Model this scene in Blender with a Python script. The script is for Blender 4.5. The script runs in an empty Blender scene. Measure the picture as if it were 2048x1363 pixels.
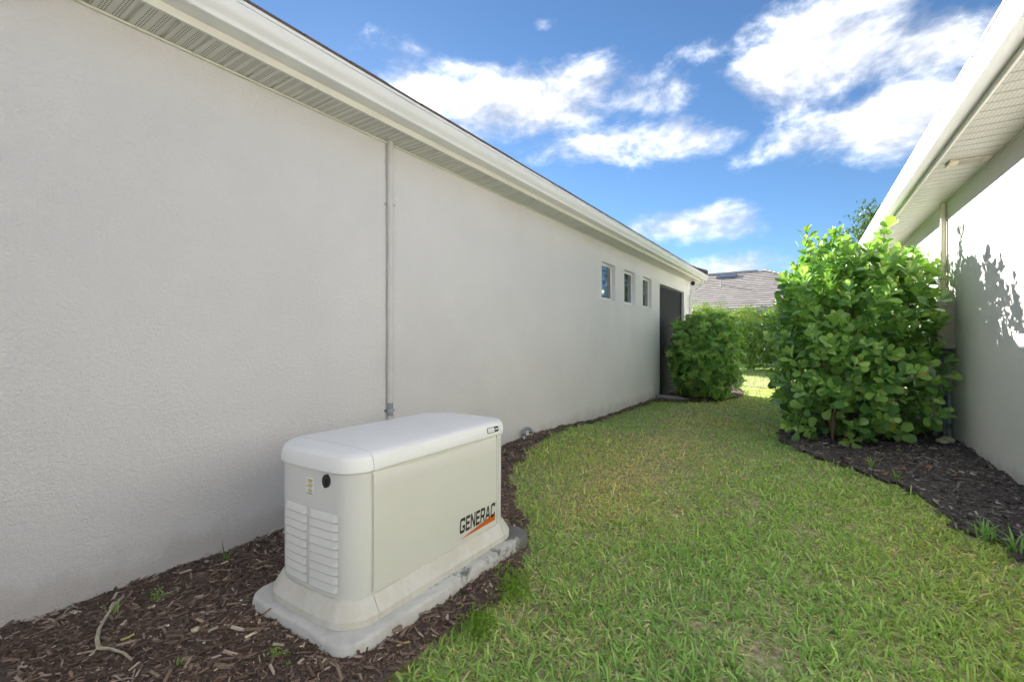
import bpy, bmesh, math, random
import numpy as np
from mathutils import Vector, Matrix

R = math.radians
rng = np.random.default_rng(7)
random.seed(7)
scene = bpy.context.scene
col = scene.collection

# ------------------------------------------------------------------ camera
CAM_H = 1.32
YAW = math.atan(612 / 920)            # the side yard runs along +Y, the camera is turned to the left of it
cam_data = bpy.data.cameras.new('camera')
cam = bpy.data.objects.new('camera', cam_data)
col.objects.link(cam)
cam.location = (0, 0, CAM_H)
cam.rotation_euler = (R(90), 0, YAW)
cam_data.sensor_width = 36
cam_data.lens = 36 * 920 / 2048
cam_data.clip_start = 0.05
cam_data.clip_end = 2000
scene.camera = cam

# ------------------------------------------------------------------ sun, sky, exposure
SUN_TRAVEL = Vector((1.0, -0.75, -0.475)).normalized()
SUN_EL = math.asin(-SUN_TRAVEL.z)
SUN_AZ = math.atan2(-SUN_TRAVEL.x, -SUN_TRAVEL.y)     # clockwise from +Y
SUN_STRENGTH = 2.6
SKY_STRENGTH = 0.05
EXPOSURE = 2.84

sun_data = bpy.data.lights.new('sun', 'SUN')
sun_data.energy = SUN_STRENGTH
sun_data.angle = R(0.55)
sun_data.color = (1.0, 0.955, 0.89)
sun = bpy.data.objects.new('sun', sun_data)
sun.rotation_euler = SUN_TRAVEL.to_track_quat('-Z', 'Y').to_euler()
sun.location = (-20, 15, 15)
col.objects.link(sun)

scene.view_settings.view_transform = 'Standard'
scene.view_settings.look = 'None'
scene.view_settings.gamma = 1
scene.view_settings.use_curve_mapping = False
scene.view_settings.exposure = EXPOSURE
scene.cycles.use_denoising = True
scene.cycles.max_bounces = 6
scene.cycles.diffuse_bounces = 5
scene.cycles.use_light_tree = False
scene.cycles.transparent_max_bounces = 8


def pix_dir(px, py):
    fx, fy = (px - 1024) / 920.0, (681.5 - py) / 920.0
    c, s = math.cos(YAW), math.sin(YAW)
    v = Vector((-s + fx * c, c + fx * s, fy))
    return v


def at(px, py, z=0.0):
    """ground point seen at a pixel of the photograph"""
    d = pix_dir(px, py)
    t = (z - CAM_H) / d.z
    return (d.x * t, d.y * t)


class NT:
    """small helper to write node trees"""
    def __init__(self, tree):
        self.t = tree
        self.n = tree.nodes
        self.l = tree.links

    def new(self, typ, **kw):
        nd = self.n.new(typ)
        for k, v in kw.items():
            setattr(nd, k, v)
        return nd

    def put(self, sock, v):
        if isinstance(v, bpy.types.NodeSocket):
            self.l.new(v, sock)
        elif v is not None:
            sock.default_value = v

    def math(self, op, a, b=None, c=None, clamp=False):
        nd = self.new('ShaderNodeMath', operation=op)
        nd.use_clamp = clamp
        for i, v in enumerate((a, b, c)):
            if v is not None:
                self.put(nd.inputs[i], v)
        return nd.outputs[0]

    def vmath(self, op, a, b=None):
        nd = self.new('ShaderNodeVectorMath', operation=op)
        self.put(nd.inputs[0], a)
        if b is not None:
            self.put(nd.inputs[1], b)
        return nd.outputs['Value'] if op in ('DOT_PRODUCT', 'LENGTH', 'DISTANCE') else nd.outputs[0]

    def maprange(self, v, a, b, c=0.0, d=1.0, smooth=True):
        nd = self.new('ShaderNodeMapRange')
        nd.interpolation_type = 'SMOOTHSTEP' if smooth else 'LINEAR'
        for i, x in enumerate((v, a, b, c, d)):
            self.put(nd.inputs[i], x)
        return nd.outputs[0]

    def noise(self, vec, scale, detail=4, rough=0.55, dist=0.0):
        nd = self.new('ShaderNodeTexNoise')
        self.put(nd.inputs['Vector'], vec)
        self.put(nd.inputs['Scale'], scale)
        self.put(nd.inputs['Detail'], detail)
        self.put(nd.inputs['Roughness'], rough)
        self.put(nd.inputs['Distortion'], dist)
        return nd.outputs[0]

    def mix(self, f, a, b, blend='MIX'):
        nd = self.new('ShaderNodeMix', data_type='RGBA', blend_type=blend)
        self.put(nd.inputs[0], f)
        for s, v in ((nd.inputs[6], a), (nd.inputs[7], b)):
            if isinstance(v, tuple) and len(v) == 3:
                v = v + (1,)
            self.put(s, v)
        return nd.outputs[2]

    def ramp(self, f, stops):
        nd = self.new('ShaderNodeValToRGB')
        self.put(nd.inputs[0], f)
        e = nd.color_ramp.elements
        while len(e) < len(stops):
            e.new(0.5)
        for el, (p, c) in zip(e, stops):
            el.position = p
            el.color = c + (1,) if len(c) == 3 else c
        return nd.outputs[0]

    def scale(self, v, xyz):
        return self.vmath('MULTIPLY', v, xyz)


# ---- world: clear sky with drifting fair-weather cumulus
world = bpy.data.worlds.new('World')
scene.world = world
world.use_nodes = True
w = NT(world.node_tree)
w.n.clear()
sky = w.new('ShaderNodeTexSky', sky_type='NISHITA')
sky.sun_disc = False
sky.sun_elevation = SUN_EL
sky.sun_rotation = SUN_AZ
sky.altitude = 0
sky.air_density = 0.85
sky.dust_density = 0.05
sky.ozone_density = 5.0
direction = w.vmath('NORMALIZE', w.new('ShaderNodeTexCoord').outputs['Generated'])
sepd = w.new('ShaderNodeSeparateXYZ')
w.put(sepd.inputs[0], direction)
# cloud banks: (pixel centre in the photograph, half width, half height, weight)
BANKS = [(830, 190, 150, 75, 1.0), (1050, 215, 250, 75, 1.05), (1265, 205, 110, 52, .95), (1220, 285, 190, 46, 1.05), (1400, 282, 95, 32, .9),
         (1650, 120, 170, 95, 1.05), (1860, 95, 150, 70, .95), (1720, 10, 220, 48, .8), (1470, 70, 120, 45, .78),
         (1770, 245, 180, 80, 1.05), (1630, 275, 140, 44, .9),
         (1360, 450, 135, 38, 1.0), (1490, 532, 125, 28, 1.0), (1090, 44, 40, 18, .75), (985, 138, 45, 20, .75)]
bank = None
for (bx, by, hw, hh, wt) in BANKS:
    d = pix_dir(bx, by)
    L = d.length
    d.normalize()
    rt = Vector((0, 0, 1)).cross(d).normalized() * -1
    up = rt.cross(d).normalized()
    if up.z < 0:
        up.negate()
    aw, ah = hw / 920 / L, hh / 920 / L
    a = w.math('DIVIDE', w.vmath('DOT_PRODUCT', direction, tuple(rt)), aw)
    b = w.math('DIVIDE', w.vmath('DOT_PRODUCT', direction, tuple(up)), ah)
    r2 = w.math('ADD', w.math('MULTIPLY', a, a), w.math('MULTIPLY', b, b))
    front = w.math('GREATER_THAN', w.vmath('DOT_PRODUCT', direction, tuple(d)), 0.0)
    m = w.math('MULTIPLY', w.math('SUBTRACT', 1.0, w.math('MULTIPLY', w.math('SQRT', r2), 0.54), clamp=True), front)
    m = w.math('MULTIPLY', m, wt)
    bank = m if bank is None else w.math('MAXIMUM', bank, m)
# the same sort of cumulus goes on outside the view
vd = pix_dir(1250, 330).normalized()
outside = w.maprange(w.vmath('DOT_PRODUCT', direction, tuple(vd)), 0.72, 0.60)
flat = w.scale(direction, (1, 1, 2.2))
general = w.math('MULTIPLY', w.maprange(w.noise(flat, 2.3, 2, .5), .40, .60), outside)
general = w.math('MULTIPLY', general, w.maprange(sepd.outputs[2], 0.0, 0.06))
bank = w.math('MAXIMUM', bank, general)


def cloud_density(vec, detail):
    n = w.noise(w.scale(vec, (1, 1, 1.7)), 5.5, detail, .62, .2)
    return w.math('MULTIPLY_ADD', w.math('SUBTRACT', n, .5), 1.9, bank)


dens = cloud_density(direction, 8)
dens_up = cloud_density(w.vmath('ADD', direction, (-.020, .012, .030)), 4)
cover = w.maprange(dens, .36, 1.10)
lit = w.math('MULTIPLY_ADD', w.math('SUBTRACT', dens, dens_up), 1.2, .46, clamp=True)
core = w.maprange(dens, .75, 1.5)
shade = w.math('MULTIPLY', lit, w.math('SUBTRACT', 1.0, w.math('MULTIPLY', core, .25)))
shade = w.math('POWER', shade, 2.2)
CLOUD = 10.2
cloud_col = w.mix(shade, (.185 * CLOUD, .198 * CLOUD, .225 * CLOUD), (1.0 * CLOUD, .985 * CLOUD, .96 * CLOUD))
clear = w.mix(1.0, sky.outputs[0], (.48, .50, .485), 'MULTIPLY')
sky_col = w.mix(w.math('MULTIPLY', cover, .96), clear, cloud_col)
bg = w.new('ShaderNodeBackground')
w.put(bg.inputs[0], sky_col)
bg.inputs[1].default_value = SKY_STRENGTH
world.cycles.sampling_method = 'MANUAL'
world.cycles.sample_map_resolution = 256
wo = w.new('ShaderNodeOutputWorld')
w.l.new(bg.outputs[0], wo.inputs[0])

# ------------------------------------------------------------------ materials
MATS = {}


def material(name):
    m = bpy.data.materials.new(name)
    m.use_nodes = True
    nt = NT(m.node_tree)
    nt.n.clear()
    out = nt.new('ShaderNodeOutputMaterial')
    p = nt.new('ShaderNodeBsdfPrincipled')
    nt.l.new(p.outputs[0], out.inputs[0])
    MATS[name] = m
    return m, nt, p, out


def bump(nt, p, h, strength, dist):
    b = nt.new('ShaderNodeBump')
    b.inputs['Strength'].default_value = strength
    b.inputs['Distance'].default_value = dist
    nt.put(b.inputs['Height'], h)
    nt.l.new(b.outputs[0], p.inputs['Normal'])


def objco(nt):
    return nt.new('ShaderNodeTexCoord').outputs['Object']


def simple(name, c, rough=.5, metal=0.0, spec=.5, var=.08, vscale=6, bmp=0.0, bscale=200, coat=0):
    m, nt, p, out = material(name)
    co = objco(nt)
    n = nt.noise(co, vscale, 5, .6)
    f = nt.maprange(n, .3, .7, 1 - var, 1 + var, False)
    nt.put(p.inputs['Base Color'], nt.mix(1.0, c, nt.new('ShaderNodeCombineColor').outputs[0], 'MULTIPLY') if False else nt.vmath('MULTIPLY', c, None) if False else c + (1,))
    cc = nt.new('ShaderNodeCombineXYZ')
    for i in range(3):
        nt.put(cc.inputs[i], nt.math('MULTIPLY', f, c[i]))
    nt.l.new(cc.outputs[0], p.inputs['Base Color'])
    p.inputs['Roughness'].default_value = rough
    p.inputs['Metallic'].default_value = metal
    p.inputs['Specular IOR Level'].default_value = spec
    if coat:
        p.inputs['Coat Weight'].default_value = coat
    if bmp:
        bump(nt, p, nt.noise(co, bscale, 3), bmp, .002)
    return m


def stucco(name, c, strength):
    m, nt, p, out = material(name)
    co = objco(nt)
    co2 = nt.scale(co, (1, .8, 1.25))
    big = nt.noise(co2, 44, 4, .65, .15)
    trowel = nt.maprange(big, .40, .58)                       # flattened, knocked-down patches
    fine = nt.noise(co2, 130, 4, .65)
    h = nt.math('ADD', nt.math('MULTIPLY', trowel, .28), nt.math('MULTIPLY', fine, .95))
    bump(nt, p, h, strength, .0105)
    stain = nt.noise(nt.scale(co, (1, .5, .5)), 1.3, 5, .6)
    speck = nt.maprange(nt.noise(co, 60, 3), .66, .76)
    # splash-back soil along the foot of the wall
    sx = nt.new('ShaderNodeSeparateXYZ')
    nt.put(sx.inputs[0], co)
    foot = nt.maprange(nt.math('ADD', sx.outputs[2], nt.math('MULTIPLY', nt.noise(co, 5, 5), -.35)), -.10, .09, 1, 0)
    base = nt.mix(nt.maprange(stain, .3, .7, 0, 1), tuple(x * .955 for x in c), tuple(min(1, x * 1.03) for x in c))
    base = nt.mix(nt.math('MULTIPLY', foot, .30), base, (.33, .27, .21))
    base = nt.mix(nt.math('MULTIPLY', speck, .08), base, (.3, .28, .25))
    nt.l.new(base, p.inputs['Base Color'])
    p.inputs['Roughness'].default_value = .93
    p.inputs['Specular IOR Level'].default_value = .15
    return m


stucco('stucco_left', (.86, .835, .825), 1.0)
stucco('stucco_right', (.80, .785, .74), .9)
stucco('stucco_far', (.70, .72, .72), .3)
simple('white_metal', (.84, .84, .83), .38, var=.03, vscale=3)
simple('cream_fascia', (.74, .73, .64), .5, var=.03)
simple('window_vinyl', (.85, .85, .84), .35, var=.02)
simple('conduit_painted', (.62, .60, .57), .55, var=.05)
simple('grey_pvc', (.28, .30, .33), .45, var=.08)
simple('dark_pvc', (.12, .13, .15), .45, var=.08)
simple('white_pvc', (.6, .6, .6), .4)
simple('galvanised', (.42, .44, .46), .38, metal=.8, var=.15, vscale=30)
simple('box_paint', (.40, .37, .29), .5, var=.06)
simple('black_plastic', (.015, .015, .016), .35)
simple('brown_tile', (.13, .095, .08), .85, var=.25, vscale=9, bmp=.3, bscale=60)
simple('deck_wood', (.2, .17, .14), .9)
simple('alu_dark', (.05, .052, .055), .4)
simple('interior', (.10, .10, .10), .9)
simple('gen_beige', (.71, .70, .655), .42, var=.02, vscale=2.5)
simple('gen_end', (.73, .73, .71), .42, var=.02, vscale=2.5)
simple('gen_lid', (.85, .85, .845), .45, var=.025, vscale=4, bmp=.10, bscale=500)
simple('ink_black', (.012, .012, .012), .5)
simple('ink_orange', (.62, .13, .015), .5)
simple('ink_yellow', (.62, .50, .04), .5)
simple('ink_grey', (.30, .30, .32), .5)
simple('sticker_white', (.78, .78, .80), .45)
simple('stem_bark', (.24, .18, .12), .85, var=.25, vscale=25)
simple('trunk_bark', (.16, .12, .09), .9, var=.3, vscale=8)
simple('dry_stick', (.44, .38, .29), .85, var=.25, vscale=35, bmp=.4, bscale=120)
simple('dead_leaf', (.30, .15, .07), .8, var=.3, vscale=30)
simple('straw_leaf', (.45, .36, .13), .75, var=.2, vscale=30)
simple('pale_stone', (.60, .54, .40), .85, var=.2, vscale=30, bmp=.4, bscale=90)
simple('shell_white', (.75, .73, .70), .6, var=.1)
simple('bark_chunk', (.20, .145, .11), .9, var=.35, vscale=40, bmp=.6, bscale=120)
simple('solar_blue', (.12, .15, .19), .3)
simple('vent_beige', (.60, .55, .43), .6)


def gen_base_mat():
    m, nt, p, out = material('gen_base')
    co = objco(nt)
    streak = nt.noise(nt.scale(co, (1, 1, .35)), 16, 6, .7, .3)
    f = nt.maprange(streak, .42, .62)
    c = nt.mix(nt.math('MULTIPLY', f, .5), (.62, .595, .53), (.70, .70, .68))
    d = nt.maprange(nt.noise(co, 5, 5, .65), .52, .72)
    c = nt.mix(nt.math('MULTIPLY', d, .16), c, (.40, .37, .30))
    nt.l.new(c, p.inputs['Base Color'])
    p.inputs['Roughness'].default_value = .6


gen_base_mat()


def concrete_pad_mat():
    m, nt, p, out = material('pad_concrete')
    co = objco(nt)
    n1 = nt.noise(co, 4.5, 7, .68, .4)
    n2 = nt.noise(co, 26, 6, .7)
    sx = nt.new('ShaderNodeSeparateXYZ')
    nt.put(sx.inputs[0], co)
    # black algae grows toward the far, damp end
    far = nt.maprange(sx.outputs[1], -.3, .75)
    alg = nt.maprange(nt.math('ADD', nt.math('ADD', n1, nt.math('MULTIPLY', n2, .35)), nt.math('MULTIPLY', far, .26)), .80, .95)
    c = nt.mix(nt.maprange(n1, .3, .7), (.46, .455, .44), (.64, .635, .61))
    rim = nt.maprange(sx.outputs[2], .005, .06, 1, 0)
    c = nt.mix(nt.math('MULTIPLY', rim, .55), c, (.30, .28, .19))
    c = nt.mix(nt.math('MULTIPLY', alg, .85), c, (.07, .07, .062))
    nt.l.new(c, p.inputs['Base Color'])
    p.inputs['Roughness'].default_value = .92
    bump(nt, p, nt.noise(co, 140, 5, .7), .5, .002)


concrete_pad_mat()


def soffit_mat(name, c, pitch_x, rows, dot, dash):
    """perforated metal: rows of punched holes across each bay (object space, one panel per object)"""
    m, nt, p, out = material(name)
    co = objco(nt)
    sx = nt.new('ShaderNodeSeparateXYZ')
    nt.put(sx.inputs[0], co)
    bay = nt.math('FRACT', nt.math('DIVIDE', sx.outputs[1], .1524))
    hit = None
    fx = nt.math('ABSOLUTE', nt.math('SUBTRACT', nt.math('FRACT', nt.math('DIVIDE', sx.outputs[0], pitch_x)), .5))
    hx = nt.math('LESS_THAN', fx, dash)
    for r0 in rows:
        dy = nt.math('ABSOLUTE', nt.math('SUBTRACT', bay, r0))
        h = nt.math('LESS_THAN', dy, dot)
        hit = h if hit is None else nt.math('MAXIMUM', hit, h)
    hole = nt.math('MULTIPLY', hit, hx)
    edge = nt.math('LESS_THAN', nt.math('ABSOLUTE', nt.math('ADD', sx.outputs[0], 0.0)), 10)
    cc = nt.mix(nt.math('MULTIPLY', hole, edge), c, (.10, .10, .085))
    nt.l.new(cc, p.inputs['Base Color'])
    p.inputs['Roughness'].default_value = .45
    bump(nt, p, nt.math('SUBTRACT', 1.0, hole), .6, .002)


soffit_mat('soffit_left', (.70, .70, .64), .0185, (.17, .25, .33, .55, .63, .71), .02, .24)
soffit_mat('soffit_right', (.55, .535, .47), .026, (.10, .22, .34, .46, .58, .70, .82), .016, .34)


def attr_mat(name, rough, spec, transl, bmp=0.0, tint=(1, 1, 1), back=None):
    """colour from the 'col' attribute of the mesh; transl = share of light that passes through (leaves, blades)"""
    m, nt, p, out = material(name)
    a = nt.new('ShaderNodeAttribute')
    a.attribute_name = 'col'
    c = a.outputs[0]
    nt.l.new(c, p.inputs['Base Color'])
    p.inputs['Roughness'].default_value = rough
    p.inputs['Specular IOR Level'].default_value = spec
    if transl:
        t = nt.new('ShaderNodeBsdfTranslucent')
        nt.l.new(nt.mix(1.0, c, tint, 'MULTIPLY'), t.inputs[0])
        ms = nt.new('ShaderNodeMixShader')
        ms.inputs[0].default_value = transl
        nt.l.new(p.outputs[0], ms.inputs[1])
        nt.l.new(t.outputs[0], ms.inputs[2])
        nt.l.new(ms.outputs[0], out.inputs[0])
    if bmp:
        bump(nt, p, nt.noise(objco(nt), 160, 4, .65), bmp, .004)
    return m


attr_mat('leaf', .25, .6, .32, tint=(1.3, 1.4, .6))
attr_mat('leaf_small', .42, .45, .38, tint=(1.5, 1.5, .55))
attr_mat('grass', .5, .4, .42, tint=(1.35, 1.35, .7))
attr_mat('mulch_chip', .88, .25, 0, bmp=.6)
attr_mat('roof_tile_far', .8, .3, 0, bmp=.2)


def ground_mats():
    m, nt, p, out = material('lawn_soil')
    co = objco(nt)
    n = nt.noise(co, 1.2, 6, .6)
    n2 = nt.noise(co, 40, 6, .7)
    c = nt.mix(nt.maprange(n2, .35, .65), (.20, .19, .085), (.50, .44, .28))
    sx = nt.new('ShaderNodeSeparateXYZ')
    nt.put(sx.inputs[0], co)
    far = nt.maprange(sx.outputs[1], 14, 26)
    g = nt.mix(nt.maprange(n, .35, .65), (.10, .15, .025), (.16, .18, .04))
    c = nt.mix(far, c, g)
    nt.l.new(c, p.inputs['Base Color'])
    p.inputs['Roughness'].default_value = .95
    bump(nt, p, n2, .8, .02)
    for nm, a, b in (('mulch_left', (.07, .05, .042), (.20, .148, .122)), ('mulch_right', (.045, .038, .039), (.145, .125, .12))):
        m, nt, p, out = material(nm)
        co = objco(nt)
        v = nt.noise(co, 55, 8, .75, 1.2)
        n2 = nt.noise(co, 2.2, 4)
        c = nt.mix(nt.maprange(v, .32, .68), a, b)
        c = nt.mix(nt.maprange(n2, .4, .7, 0, .5), c, tuple(x * .6 for x in b))
        nt.l.new(c, p.inputs['Base Color'])
        p.inputs['Roughness'].default_value = .95
        bump(nt, p, v, 1.0, .02)


ground_mats()


def glass_mat():
    m, nt, p, out = material('window_glass')
    p.inputs['Base Color'].default_value = (.03, .036, .038, 1)
    p.inputs['Roughness'].default_value = .02
    p.inputs['IOR'].default_value = 2.6
    p.inputs['Specular IOR Level'].default_value = .8
    m, nt, p, out = material('insect_screen')
    co = objco(nt)
    n = nt.noise(nt.scale(co, (1, 1, .4)), 1.5, 4)
    nt.l.new(nt.mix(n, (.012, .0125, .014), (.022, .023, .026)), p.inputs['Base Color'])
    p.inputs['Roughness'].default_value = .75
    tr = nt.new('ShaderNodeBsdfTransparent')
    ms = nt.new('ShaderNodeMixShader')
    ms.inputs[0].default_value = .15
    nt.l.new(p.outputs[0], ms.inputs[1])
    nt.l.new(tr.outputs[0], ms.inputs[2])
    nt.l.new(ms.outputs[0], out.inputs[0])


glass_mat()

# ------------------------------------------------------------------ mesh helpers
ORG = {}


def link(o, parent=None):
    col.objects.link(o)
    if parent is not None:
        o.parent = parent
    return o


def thing(name, label, cat, loc=(0, 0, 0), rotz=0, group=None):
    o = bpy.data.objects.new(name, None)
    o.empty_display_size = .1
    o.location = loc
    o.rotation_euler = (0, 0, rotz)
    col.objects.link(o)
    tag(o, label, cat, group)
    return o


def tag(o, label, cat=None, group=None):
    o['label'] = label
    if cat:
        o['category'] = cat
    if group:
        o['group'] = group
    return o


def kind(o, k, label=None):
    o['kind'] = k
    if label:
        o['label'] = label
    return o


class MB:
    def __init__(self):
        self.v = []
        self.f = []

    def add(self, vs, fs):
        o = len(self.v)
        self.v += [tuple(p) for p in vs]
        self.f += [tuple(i + o for i in f) for f in fs]
        return self

    def box(self, x0, x1, y0, y1, z0, z1):
        vs = [(x, y, z) for z in (z0, z1) for y in (y0, y1) for x in (x0, x1)]
        return self.add(vs, [(0, 2, 3, 1), (4, 5, 7, 6), (0, 1, 5, 4), (2, 6, 7, 3), (0, 4, 6, 2), (1, 3, 7, 5)])

    def quad(self, a, b, c, d):
        return self.add([a, b, c, d], [(0, 1, 2, 3)])

    def tube(self, pts, r, n=10, cap=True, flat=None):
        """round tube along points; r a number or one per point; flat=(a,b) makes it a rectangle"""
        pts = [Vector(p) for p in pts]
        rings = []
        up0 = None
        for i, p in enumerate(pts):
            t = (pts[min(i + 1, len(pts) - 1)] - pts[max(i - 1, 0)]).normalized()
            if up0 is None:
                up0 = Vector((0, 0, 1)) if abs(t.z) < .9 else Vector((0, 1, 0))
            s = t.cross(up0).normalized()
            u = s.cross(t).normalized()
            up0 = u
            rr = r[i] if isinstance(r, (list, tuple)) else r
            if flat:
                ring = [p + s * a * flat[0] / 2 + u * b * flat[1] / 2 for a, b in ((-1, -1), (1, -1), (1, 1), (-1, 1))]
            else:
                ring = [p + (s * math.cos(k * 2 * math.pi / n) + u * math.sin(k * 2 * math.pi / n)) * rr for k in range(n)]
            rings.append(ring)
        return self.loft(rings, cap, cap)

    def loft(self, rings, cap0=False, cap1=False):
        n = len(rings[0])
        vs = [p for r in rings for p in r]
        fs = []
        for i in range(len(rings) - 1):
            for k in range(n):
                a, b = i * n + k, i * n + (k + 1) % n
                fs.append((a, b, b + n, a + n))
        if cap0:
            fs.append(tuple(range(n))[::-1])
        if cap1:
            fs.append(tuple((len(rings) - 1) * n + k for k in range(n)))
        return self.add(vs, fs)

    def extrude_y(self, prof, y0, y1):
        """closed profile of (x, z) points pulled along y"""
        return self.loft([[(x, y0, z) for x, z in prof], [(x, y1, z) for x, z in prof]], True, True)

    def mesh(self, name, mat, org=(0, 0, 0), smooth=False, sharp=None):
        me = bpy.data.meshes.new(name)
        me.from_pydata([(p[0] - org[0], p[1] - org[1], p[2] - org[2]) for p in self.v], [], self.f)
        bm = bmesh.new()
        bm.from_mesh(me)
        bmesh.ops.recalc_face_normals(bm, faces=bm.faces)
        bm.to_mesh(me)
        bm.free()
        me.materials.append(MATS[mat])
        if smooth:
            me.polygons.foreach_set('use_smooth', [True] * len(me.polygons))
            if sharp:
                me.set_sharp_from_angle(angle=R(sharp))
        return me

    def build(self, name, mat, parent=None, org=None, smooth=False, sharp=40, loc=None, rotz=0):
        if org is None:
            org = ORG.get(parent.name, (0, 0, 0)) if parent is not None else (0, 0, 0)
        me = self.mesh(name, mat, org, smooth, sharp)
        o = bpy.data.objects.new(name, me)
        if loc is not None:
            o.location = loc
            o.rotation_euler = (0, 0, rotz)
        return link(o, parent)


def bevel_obj(o, width, seg=2):
    bm = bmesh.new()
    bm.from_mesh(o.data)
    bmesh.ops.bevel(bm, geom=list(bm.edges), offset=width, segments=seg, affect='EDGES', clamp_overlap=True)
    bm.to_mesh(o.data)
    bm.free()
    o.data.polygons.foreach_set('use_smooth', [True] * len(o.data.polygons))
    o.data.set_sharp_from_angle(angle=R(35))
    return o


def np_mesh(name, verts, counts, loops, mat, colors=None, smooth=True):
    me = bpy.data.meshes.new(name)
    me.vertices.add(len(verts))
    me.vertices.foreach_set('co', np.ascontiguousarray(verts, dtype=np.float32).ravel())
    me.loops.add(len(loops))
    me.loops.foreach_set('vertex_index', np.ascontiguousarray(loops, dtype=np.int32))
    me.polygons.add(len(counts))
    starts = np.concatenate(([0], np.cumsum(counts)[:-1])).astype(np.int32)
    me.polygons.foreach_set('loop_start', starts)
    if colors is not None:
        a = me.color_attributes.new('col', 'FLOAT_COLOR', 'POINT')
        c4 = np.ones((len(verts), 4), dtype=np.float32)
        c4[:, :3] = colors
        a.data.foreach_set('color', c4.ravel())
    me.update(calc_edges=True)
    me.polygons.foreach_set('use_smooth', np.full(len(counts), bool(smooth)))
    me.materials.append(MATS[mat])
    return me


def instance_verts(base_v, mats, offs):
    """base (n,3), mats (N,3,3), offs (N,3) -> (N*n,3)"""
    out = np.einsum('nij,kj->nki', mats, base_v) + offs[:, None, :]
    return out.reshape(-1, 3)


def inst_mesh(name, base_v, faces, mats, offs, colors, mat, smooth=True):
    """many copies of one small shape joined in a single mesh, one colour each (colors (N,3) or (N,n,3))"""
    N, n = len(offs), len(base_v)
    v = instance_verts(base_v, mats, offs)
    lp, cn = [], []
    for f in faces:
        lp += list(f)
        cn.append(len(f))
    lp = (np.array(lp)[None, :] + (np.arange(N) * n)[:, None]).ravel()
    cn = np.tile(np.array(cn, dtype=np.int32), N)
    if colors.ndim == 2:
        colors = np.repeat(colors[:, None, :], n, axis=1)
    return np_mesh(name, v, cn, lp, mat, colors.reshape(-1, 3), smooth)


def frames(zdir, ydir):
    """orthonormal frames with local y along ydir and local z near zdir -> (N,3,3) columns x,y,z"""
    y = ydir / np.linalg.norm(ydir, axis=1, keepdims=True)
    x = np.cross(y, zdir)
    x /= np.maximum(np.linalg.norm(x, axis=1, keepdims=True), 1e-6)
    z = np.cross(x, y)
    return np.stack([x, y, z], axis=2)


def smoothstep(x, a, b):
    t = np.clip((x - a) / (b - a), 0, 1)
    return t * t * (3 - 2 * t)


def in_poly(x, y, poly):
    inside = np.zeros(x.shape, dtype=bool)
    n = len(poly)
    for i in range(n):
        x1, y1 = poly[i]
        x2, y2 = poly[(i + 1) % n]
        c = ((y1 > y) != (y2 > y)) & (x < (x2 - x1) * (y - y1) / (y2 - y1 + 1e-12) + x1)
        inside ^= c
    return inside


def vnoise(x, y, s, seed=0):
    """cheap smooth value noise, 0..1"""
    xs, ys = x * s + seed * 17.3, y * s - seed * 9.1
    xi, yi = np.floor(xs), np.floor(ys)
    fx, fy = xs - xi, ys - yi
    fx, fy = fx * fx * (3 - 2 * fx), fy * fy * (3 - 2 * fy)

    def h(a, b):
        t = np.sin(a * 127.1 + b * 311.7 + seed * 74.7) * 43758.5453
        return t - np.floor(t)
    return (h(xi, yi) * (1 - fx) + h(xi + 1, yi) * fx) * (1 - fy) + (h(xi, yi + 1) * (1 - fx) + h(xi + 1, yi + 1) * fx) * fy


# ------------------------------------------------------------------ ground
WALL_X = -3.03            # face of the left house
RIGHT_W = 1.571           # face of the right house, in its own frame
RIGHT_ROT = R(1.58)


def right_wall_x(y):
    return (RIGHT_W - np.sin(RIGHT_ROT) * y / np.cos(RIGHT_ROT)) / 1.0


def gz(x, y):
    x, y = np.asarray(x, float), np.asarray(y, float)
    z = .012 * np.sin(x * 1.9 + y * .7) + .010 * np.sin(y * 1.3 - x)
    z = z + .11 * np.exp(-((y - 5.2) / 1.7) ** 2) * smoothstep(-x, 1.9, 2.95)
    # mulch is raked up against the generator pad
    dx = np.maximum(np.maximum(-2.33 - x, x + 1.565), 0)
    dy = np.maximum(np.maximum(1.165 - y, y - 2.565), 0)
    z = z + .016 * np.exp(-(np.hypot(dx, dy) / .13) ** 2)
    z = z + .085 * smoothstep(x, .35, 1.35) * (1 - smoothstep(y, 12, 15))
    return z


left_edge_px = [(775, 1363), (830, 1330), (880, 1290), (925, 1255), (975, 1225), (1020, 1180), (1050, 1130), (1063, 1085), (1045, 1055),
                (1030, 1015), (1022, 975), (1030, 940), (1065, 905), (1125, 873), (1200, 846), (1262, 822), (1312, 806), (1380, 806),
                (1440, 802), (1482, 794), (1490, 785), (1472, 776), (1440, 768)]
left_edge = [(-1.25, -1.5), (-1.33, .2), (-1.37, .8)] + [at(*p) for p in left_edge_px] + [(-2.2, 13.2), (-3.2, 13.9), (-3.2, -1.5)]
right_edge_px = [(1560, 798), (1600, 812), (1590, 832), (1560, 856), (1558, 876), (1600, 898), (1660, 922), (1735, 945), (1780, 962),
                 (1830, 985), (1880, 1020), (1910, 1050), (1960, 1075), (2010, 1100), (2048, 1135)]
right_edge = [at(*p, z=.03) for p in right_edge_px] + [(1.30, 2.6), (1.25, 1.5), (1.25, -1.5), (2.2, -1.5), (2.2, 14.5), (.0, 14.5), (-.5, 12.9)]


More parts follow.
